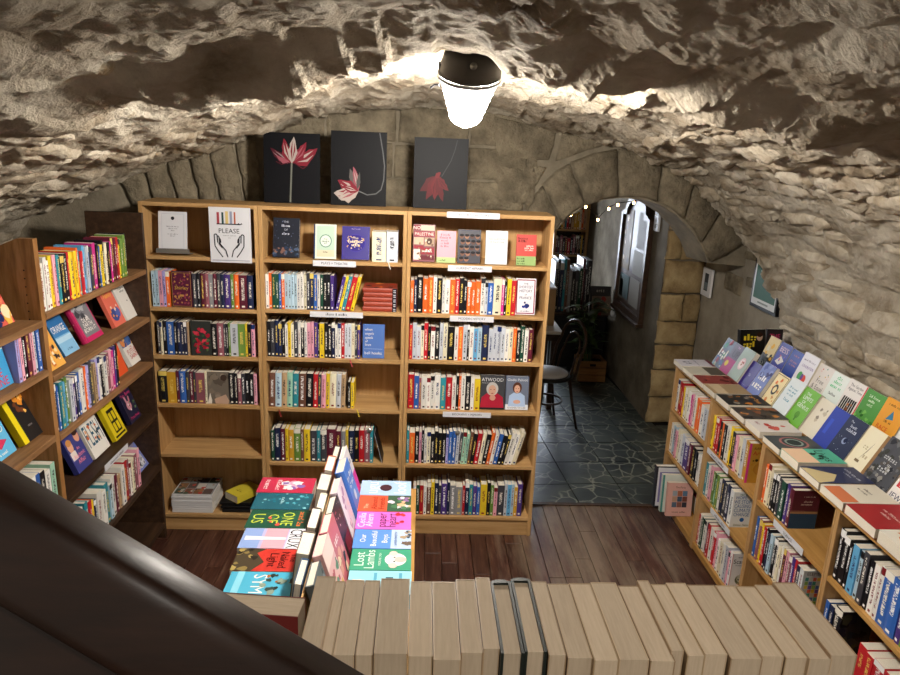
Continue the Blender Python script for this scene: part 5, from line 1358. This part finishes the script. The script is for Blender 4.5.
def canvas(px, spec, label, ptop, pbot):
    Yp = YB + .235
    a, b = pix(px[0], pbot, 1, Yp), pix(px[1], pbot, 1, Yp)
    wd = b.x - a.x
    ht = pix((px[0] + px[1]) / 2, ptop, 1, Yp).z - 1.954
    r = MB().box(0, 0, 0, wd, .022, ht, b=.001).build('canvas_print', plain('canvas_black', '0a0b10', .6))
    Print((0, 0, 0), (wd, 0, 0), (0, 0, ht)).run([('r', .0, .0, 1, 1, '0a0b10')] + spec).build('flower_print', r)
    r.matrix_world = T3((a.x, Yp - .03, 1.9542)) @ RX(-4)
    dz = min((r.matrix_world @ Vector(v)).z for v in r.bound_box) - 1.953
    r.matrix_world = T3((0, 0, .0008 - dz)) @ r.matrix_world
    tag(r, label, 'picture')
RD, DR, PK, WH = '78202f', '4a1522', '93505c', 'a89d98'
canvas((265.5, 320.5), [('l', [(.5, .6), (.485, .3), (.47, .01)], .03, '6f7168')] + petal(.49, .58, .12, .78, .16, DR, .25, '8a7a7c') + petal(.51, .58, .96, .8, .2, RD, -.3, WH) + petal(.48, .58, .36, .92, .22, RD, .2, WH)
    + petal(.52, .58, .76, .88, .2, RD, -.2, PK) + petal(.5, .57, .54, .95, .2, WH, 0, RD) + petal(.47, .58, .22, .68, .14, PK, .3) + [('l', [(.46, .58), (.32, .55), (.22, .59)], .016, DR), ('l', [(.54, .58), (.7, .5), (.75, .53)], .018, DR)],
    'black canvas with one upright red and white parrot tulip', 133, 203)
canvas((331.5, 386), [('l', [(.5, .2), (.66, .15), (.82, .17), (.91, .23), (.955, .36), (.965, .55), (.93, .75), (.87, .99)], .02, '5c5e60')] + petal(.5, .2, .34, .5, .2, '5a5654', .2) + petal(.5, .2, .4, .53, .16, PK, -.1, WH) + petal(.5, .2, .12, .34, .22, RD, .2, WH)
    + petal(.5, .2, .05, .16, .24, WH, .3, RD) + petal(.5, .19, .14, .08, .2, WH, -.2, PK) + petal(.5, .2, .2, .26, .16, RD, .1, WH) + petal(.48, .22, .52, .46, .14, '4a4a48', 0), 'black canvas with a drooping white and red tulip and curling stem', 131.5, 204)
canvas((413, 466), [('l', [(.52, .46), (.68, .68), (.75, .84), (.79, .98)], .014, '35373a')] + petal(.4, .46, .12, .24, .22, '4a1218', .2) + petal(.4, .46, .24, .12, .2, '56151c', .1) + petal(.42, .46, .4, .12, .24, '5e181e', 0, '4a1218') + petal(.44, .46, .56, .1, .18, '50141a', -.1) + petal(.44, .46, .66, .26, .2, '5a171d', -.2, '4a1218') + petal(.4, .44, .5, .52, .3, '661c22', 0), 'black canvas with a dark red hanging blossom beside the arch', 138, 206)

# small frame and green poster on the plaster wall
def wall_frame(a, b, zb, zt, spec, label, th, fcol, mat_w):
    """picture on the right wall; a: far edge Y, b: near edge Y"""
    r = MB().box(XW - .02 - th, b, zb, XW - .02, a, zt, b=.002).build('framed_picture', plain('frame_' + fcol, fcol, .4))
    Print((XW - .02 - th, a, zb), (0, b - a, 0), (0, 0, zt - zb)).run(spec).build('picture_print', r)
    return tag(r, label, 'picture')
wall_frame(5.68, 5.50, 1.19, 1.42, [('r', .04, .03, .96, .97, 'd9dade'), ('r', .3, .2, .72, .82, '3c4248'), ('r', .34, .24, .68, .5, '6a7880')], 'small white framed photograph beside the tawny stone pillar', .02, 'e2e2e4', 0)
wall_frame(4.775, 4.40, 1.30, 1.70, [('r', .05, .06, .95, .97, 'd9dcdc'), ('r', .1, .17, .92, .93, '2c5a48'), ('t', 'A ROOM', .5, .82, .05, 'b8ccc0', .6), ('t', 'WITHOUT BOOKS', .5, .74, .05, 'b8ccc0', .75), ('t', 'IS LIKE A BODY', .5, .66, .05, 'b8ccc0', .75), ('t', 'WITHOUT A', .5, .58, .05, 'b8ccc0', .6), ('t', 'SOUL', .5, .5, .05, 'b8ccc0', .4), ('r', .3, .1, .7, .13, '8a9490')], 'green poster in black frame partly behind the vault stones', .03, '0c0d10', 0)

# ================================================================== BEYOND THE ARCH
def arched_board():
    y0, y1, z0, z1 = 6.12, 7.02, .80, 1.86
    X = 2.03
    def prof(i):                                        # outline (y, z) with a shouldered arch head
        m = (y0 + y1) / 2; hw = (y1 - y0) / 2 - i
        pts = [(m + hw, z0 + i), (m - hw, z0 + i), (m - hw, z1 - .12 - i * .3)]
        for k in range(9):
            t = math.pi * (1 - k / 8)
            pts.append((m + hw * .72 * math.cos(t), z1 - .08 - i + .16 * math.sin(t)))
        pts.append((m + hw, z1 - .12 - i * .3))
        return pts
    o, i_ = prof(0), prof(.055)
    n = len(o)
    V = [(X - .001, a, b) for a, b in o] + [(X - .045, a, b) for a, b in o] + [(X - .045, a, b) for a, b in i_] + [(X - .015, a, b) for a, b in i_]
    Fc = []
    for q in range(3):
        Fc += [[q * n + k, q * n + (k + 1) % n, (q + 1) * n + (k + 1) % n, (q + 1) * n + k] for k in range(n)]
    Fc.append([3 * n + k for k in range(n)])
    r = mesh('notice_board', V, Fc, M['darkwood'])
    for (a, b, c, d, col, sp) in ((6.68, 6.95, 1.2, 1.78, '5c4628', [('blobs', 4, 12, .1, .1, .9, .9, .14, ['6a4a28', 'a8885c', '3c2c1c'])]), (6.22, 6.5, 1.45, 1.78, '4a443c', []), (6.25, 6.55, 1.2, 1.42, '6f6a60', []), (6.62, 6.92, .92, 1.15, '2f4a4c', []), (6.28, 6.58, .9, 1.16, '77726a', []), (6.8, 6.95, .9, 1.1, '7d7a72', [])):
        p = MB().box(X - .02, a, c, X - .0155, b, d).build('pinned_sheet', plain('sheet_' + col, col, .7), r)
        if sp:
            Print((X - .02, b, c), (0, a - b, 0), (0, 0, d - c)).run(sp).build('sheet_print', p)
    MB().box(X - .07, y0 - .01, z0 - .03, X - .001, y1 + .01, z0 - .0005, b=.003).build('ledge', M['darkwood'], r)
    tag(r, 'dark wooden notice board with arched head and pinned sheets', 'notice board')
arched_board()
pq = pix(653, 220, 0, 2.035)
o = MB().box(2.018, 5.98, 1.66, 2.034, 6.1, 1.86, b=.001).build('wall_plaque', M['paper'])
Print((2.018, 6.1, 1.66), (0, -.12, 0), (0, 0, .2)).run([('r', .3, .12, .7, .3, '55524c'), ('r', .35, .4, .65, .55, '55524c'), ('r', .3, .65, .7, .85, '55524c')]).build('plaque_marks', o)
tag(o, 'small white plaque with dark marks on the passage wall', 'plaque')
# plant in a wooden crate
cr = empty('planter_crate', (1.78, 6.9, 0))
for k in range(3):
    for (a, b, c, d) in ((-.14, -.13, .14, -.115), (-.14, .115, .14, .13), (-.14, -.115, -.125, .115), (.125, -.115, .14, .115)):
        MB().box(a, b, .02 + k * .075, c, d, .088 + k * .075, b=.002).build('slat', M['crate'], cr)
MB().box(-.124, -.114, .01, .124, .114, .195).build('soil', M['under'], cr)
MB().box(-.03, -.1325, .185, .03, -.1302, .21).build('handle_slot', M['under'], cr)
tag(cr, 'slatted wooden crate holding a leafy plant in the passage', 'crate')
pt = empty('potted_plant', (1.78, 6.9, .201))
rg = random.Random(4)
def leaf_mesh():
    V, Fc = [], []
    n = 6
    for k in range(n + 1):
        t = k / n
        wv = .5 * math.sin(math.pi * min(1, t * .94 + .03)) ** .8 * (1 - .25 * t)
        zz = -.55 * t * t
        V += [(-wv * .5, t, zz + .07 * wv), (0, t, zz), (wv * .5, t, zz + .07 * wv)]
    for k in range(n):
        a = k * 3
        Fc += [[a, a + 1, a + 4, a + 3], [a + 1, a + 2, a + 5, a + 4]]
    m = bpy.data.meshes.new('leaf')
    m.from_pydata(V, [], Fc)
    m.materials.append(M['leaf'])
    m.polygons.foreach_set('use_smooth', [True] * len(m.polygons))
    return m
LM = leaf_mesh()
for k in range(5):
    x, y = rg.uniform(-.06, .06), rg.uniform(-.06, .06)
    h = rg.uniform(.4, .75)
    top = Vector((x * 2 - .05, y * 2 - .06, h))
    MB().tube([(x, y, -.01), (x * 1.5, y * 1.5, h * .5), top], [.008, .007, .004], 6).build('stem', M['leaf'], pt)
    for j in range(11):
        t = rg.uniform(.25, 1)
        o = bpy.data.objects.new('leaf', LM)
        link(o, pt)
        az = rg.uniform(0, 2 * math.pi)
        sz = rg.uniform(.13, .22)
        while True:
            tip = Vector((x, y, 0)).lerp(top, t) + Vector((-math.sin(az), math.cos(az), 0)) * sz * 1.05
            if tip.x < .17 and tip.y < .2: break
            az = rg.uniform(0, 2 * math.pi)
        o.matrix_local = T3(Vector((x, y, 0)).lerp(top, t)) @ Matrix.Rotation(az, 4, 'Z') @ Matrix.Rotation(rg.uniform(.1, .9), 4, 'X') @ Matrix.Scale(sz, 4)
tag(pt, 'leafy dark green plant growing out of the wooden crate', 'plant')
# dark cabinet with tall books, far bookcase
cb = empty('cabinet', (1.68, 7.44, 0))
MB().box(-.3, -.28, .05, .3, .28, .62, b=.004).build('body', M['black'], cb)
MB().box(-.31, -.29, .62, .31, .29, .645, b=.003).build('top', M['darkwood'], cb)
for x in (-.28, .24):
    MB().box(x, -.26, 0, x + .04, .26, .05).build('foot', M['black'], cb)
tag(cb, 'low black cabinet behind the plant carrying tall records', 'cabinet')
x = 1.40
for k in range(12):
    th = rg.uniform(.02, .04)
    hh = rg.uniform(.42, .58)
    c = jit(PAL['qknthgkqdmqk'[k]], rg)
    b = book(th, hh, .3, c, T3((x, 7.2 + rg.uniform(0, .05), .6458)), 'b9b9b4', False, name='record_album', pages='lampcap')
    tag(b, f"tall {CNAME['qknthgkqdmqk'[k]]} album, {ordn(12 - k)} from the passage wall, on the black cabinet", 'album', 'albums on the black cabinet')
    x += th + .002
cam_face(1.78, 7.12, .6455, .22, .3, .02, '1c1a1a', [('t', 'JAZZ', .5, .85, .12, '8a8478', .6)], 'black album cover propped in front of the tall albums', 10)
cam_face(1.80, 7.09, .6455, .2, .2, .018, '6a5a4c', [('blobs', 3, 6, .1, .1, .9, .9, .14, ['8a3028', 'a0947c'])], 'brown record sleeve leaning in front of the black album', 12)
fb = empty('tall_bookcase', (1.8, 8.6, 0))
FX0, FX1, FY = -.2, .22, -.1
for (a, b) in ((FX0, FX0 + .03), (FX1 - .03, FX1)):
    MB().box(a, FY, 0, b, FY + .28, 2.1, b=.001).build('side_panel', M['oak'], fb)
MB().box(FX0 + .03, FY + .26, 0, FX1 - .03, FY + .28, 2.1).build('back_panel', M['darkwood'], fb)
FZ = [.05, .37, .72, 1.07, 1.38, 1.70, 2.08]
for z in FZ:
    MB().box(FX0 + .03, FY, z - .022, FX1 - .03, FY + .26, z, b=.001).build('shelf', M['oakh'], fb)
tag(fb, 'tall wooden bookcase full of books in the room beyond the arch', 'bookcase')
for k, z in enumerate(FZ[:-1]):
    rr = random.Random(k + 40)
    toks = ' '.join(rr.choice('rmokqhdtnaczjkrm') + str(rr.choice(['.8', '1', '1.3'])) for _ in range(13))
    row(toks, 1.8 + FX0 + .034, 1.8 + FX1 - .034, z, (0, 8.6 + FY + .02, 0), (1, 0, 0), Matrix(), .22, f"{['lowest', 'second', 'third', 'fourth', 'fifth', 'sixth'][k]} shelf of far bookcase", 'passage wall side', True, 'books in the far bookcase', hard=.5, hj=.025, rg=rr)
# bistro table, carton, chair
bt = empty('cafe_table', (.91, 6.23, 0))
MB().box(-.36, -.28, .725, .36, .28, .755, b=.006).build('tabletop', M['marble'], bt)
MB().box(-.33, -.25, .66, .33, .25, .7245).build('apron', M['darkwood'], bt)
for x in (-.32, .27):
    for y in (-.24, .19):
        MB().box(x, y, 0, x + .05, y + .05, .66, b=.003).build('leg', M['darkwood'], bt)
tag(bt, 'pale topped cafe table beyond the arch', 'table')
ct = empty('carton', (1.05, 6.31, .7555))
MB().box(-.14, -.16, 0, .17, .16, .34, b=.003).build('body', M['carton'], ct)
MB().box(-.145, -.165, .34, .175, .165, .355, b=.002).build('lid', M['paper'], ct)
tag(ct, 'brown carton with white lid standing on the cafe table', 'box')
def chair():
    r = empty('bistro_chair', (1.10, 5.62, 0), R(-66))
    f = M['darkwood']
    seat = MB().lathe([(.01, .445), (.19, .445), (.2, .455), (.2, .468), (.185, .474), (.01, .474)], 24)
    seat.build('seat', M['black'], r, True)
    MB().lathe([(.01, .474), (.165, .4745), (.17, .485), (.15, .5), (.01, .503)], 24).build('cushion', M['paper'], r, True)
    for sx in (-1, 1):
        MB().tube([(sx * .12, -.13, .45), (sx * .15, -.16, .25), (sx * .17, -.19, 0)], [.014, .013, .011], 8).build('front_leg', f, r, True)
        MB().tube([(sx * .13, .13, .45), (sx * .15, .17, .22), (sx * .17, .22, 0)], [.014, .013, .011], 8).build('rear_leg', f, r, True)
    def loop(w, h, y0, lean):
        return [(-w, y0, .455), (-w * 1.05, y0 + lean * .4, .455 + h * .45)] + [(-w * math.cos(t), y0 + lean * (.75 + .25 * math.sin(t)), .455 + h * (.62 + .38 * math.sin(t))) for t in [math.pi * k / 10 for k in range(11)]] + [(w * 1.05, y0 + lean * .4, .455 + h * .45), (w, y0, .455)]
    MB().tube(loop(.17, .46, .15, .11), .013, 8).build('back_hoop', f, r, True)
    MB().tube(loop(.10, .36, .155, .095), .009, 8).build('inner_hoop', f, r, True)
    MB().tube([(.135 * math.cos(t), .135 * math.sin(t), .24) for t in [2 * math.pi * k / 20 for k in range(20)]], .009, 6, True).build('ring_stretcher', f, r, True)
    tag(r, 'dark bentwood cafe chair with hooped back on the slate floor', 'chair')
chair()
# fairy lights along the far side of the arch
pts = [pix(*p, 1, y) for p, y in (((560, 212), 5.25), ((571, 213), 5.27), ((586, 205), 5.3), ((598, 218), 5.32), ((609, 207), 5.3), ((618, 203), 5.28), ((634, 201), 5.32))]
fl_ = empty('fairy_lights', pts[3])
inv = T3(pts[3]).inverted()
o = MB().tube(pts, .003, 5).build('wire', M['green_w'], fl_)
o.matrix_parent_inverse = inv
for k, p in enumerate(pts):
    if k in (0, 2): pass
    m = MB().lathe([(.001, .012), (.008, .006), (.009, -.002), (.005, -.010), (.001, -.012)], 8, T3(p - Vector((0, 0, .014))))
    o = m.build('bulb', M['bulb'], fl_, True)
    o.matrix_parent_inverse = inv
tag(fl_, 'string of small warm fairy bulbs hanging under the arch', 'lights')

# ================================================================== FOREGROUND
ZS = 1.6
lb = empty('landing_shelf', (.35, .66, .75))
MB().box(-.62, -.1, ZS - .78, .42, .11, ZS - .75, b=.002).build('shelf', M['darkwood'], lb)
for x in (-.62, .39):
    MB().box(x, -.1, 0, x + .03, .11, ZS - .7805).build('side_panel', M['darkwood'], lb)
tag(lb, 'dark shelf at the edge of the stair landing', 'shelf')
EDG = [314, 334, 345, 364, 380, 410, 432, 456, 476, 491, 512, 532, 548, 570, 592, 618, 640, 652, 668, 688, 716, 736, 756, 776, 800]
for k, (a, b) in enumerate(zip(EDG[:-1], EDG[1:])):
    rr = random.Random(k + 70)
    ht = .2 + rr.uniform(-.004, .004) + (.006 if k in (9, 10) else 0)
    dp = .128 + rr.uniform(-.006, .004)
    zt = ZS + ht
    pa, pb = pix(a, 588, 2, zt), pix(b, 588, 2, zt)
    th = pb.x - pa.x - .0008
    yb = .728 + rr.uniform(-.003, .003)
    hd = k in (9, 10)
    o = book(th, ht, dp, '1d2420' if hd else ['b39a7c', 'a8906f', 'c0a88a', '9c8264'][k % 4], T3((pb.x - .0004, yb, ZS + .0008)) @ RZ(180), None, hd, pages='tanpage')
    lab = f"paperback seen by its tan page edges, {ordn(k + 1 if k < 9 else k - 1)} from the red book on the landing" if not hd else f"dark green hardback, {['first', 'second'][k - 9]} of two among tan page edges on the landing"
    tag(o, lab, 'book', 'books with their page edges towards the stairs')
pa, pb = pix(212, 600, 2, 1.775), pix(304, 606, 2, 1.775)
o = book(.036, .175, pb.x - pa.x, '6e2420', T3((pa.x, .735, ZS + .001)) @ RZ(-5) @ T3((0, 0, 0)) @ RZ(-90) @ T3((0, 0, 0)), None, False, pages='tanpage', art=[('r', .5, .84, .92, .855, '3c1210'), ('r', .4, .8, .92, .815, '3c1210'), ('r', .45, .74, .92, .755, '3c1210'), ('r', .4, .68, .92, .695, '3c1210'), ('r', .4, .62, .92, .635, '3c1210')])
tag(o, 'dark red paperback with its back cover turned to the stairs', 'book')
# handrail: a broad moulded rail slanting down past the camera
def at(x, y, d):
    return Vector((0, 0, H)) + ray(x, y) * (d / F)
def railpart(c0, c1, d0, d1, hh, dd, name, mat, parent=None, rnd=.45):
    A, B = at(*c0, d0), at(*c1, d1)
    ax = (B - A).normalized()
    fw = (CAMR @ Vector((0, 0, -1))).normalized()
    up = fw.cross(ax).normalized()
    if up.z < 0: up = -up
    dp = ax.cross(up).normalized()
    prof = []
    for k in range(20):
        t = 2 * math.pi * k / 20
        c, s = math.cos(t), math.sin(t)
        prof.append((math.copysign(abs(c) ** rnd, c) * dd / 2, math.copysign(abs(s) ** rnd, s) * hh / 2))
    V = [P + dp * a + up * b for P in (A, B) for a, b in prof]
    n = 20
    Fc = [[k, (k + 1) % n, n + (k + 1) % n, n + k] for k in range(n)] + [list(range(n))[::-1], list(range(n, 2 * n))]
    return mesh(name, V, Fc, mat, parent, True)
hr = railpart((-230, 395), (470, 806), .45, .45, .064, .05, 'stair_handrail', M['rail'])
o = railpart((-230, 530), (470, 941), .462, .462, .10, .022, 'lower_board', M['rail'], hr, .25)
tag(hr, 'dark varnished wooden handrail slanting across the landing', 'handrail')
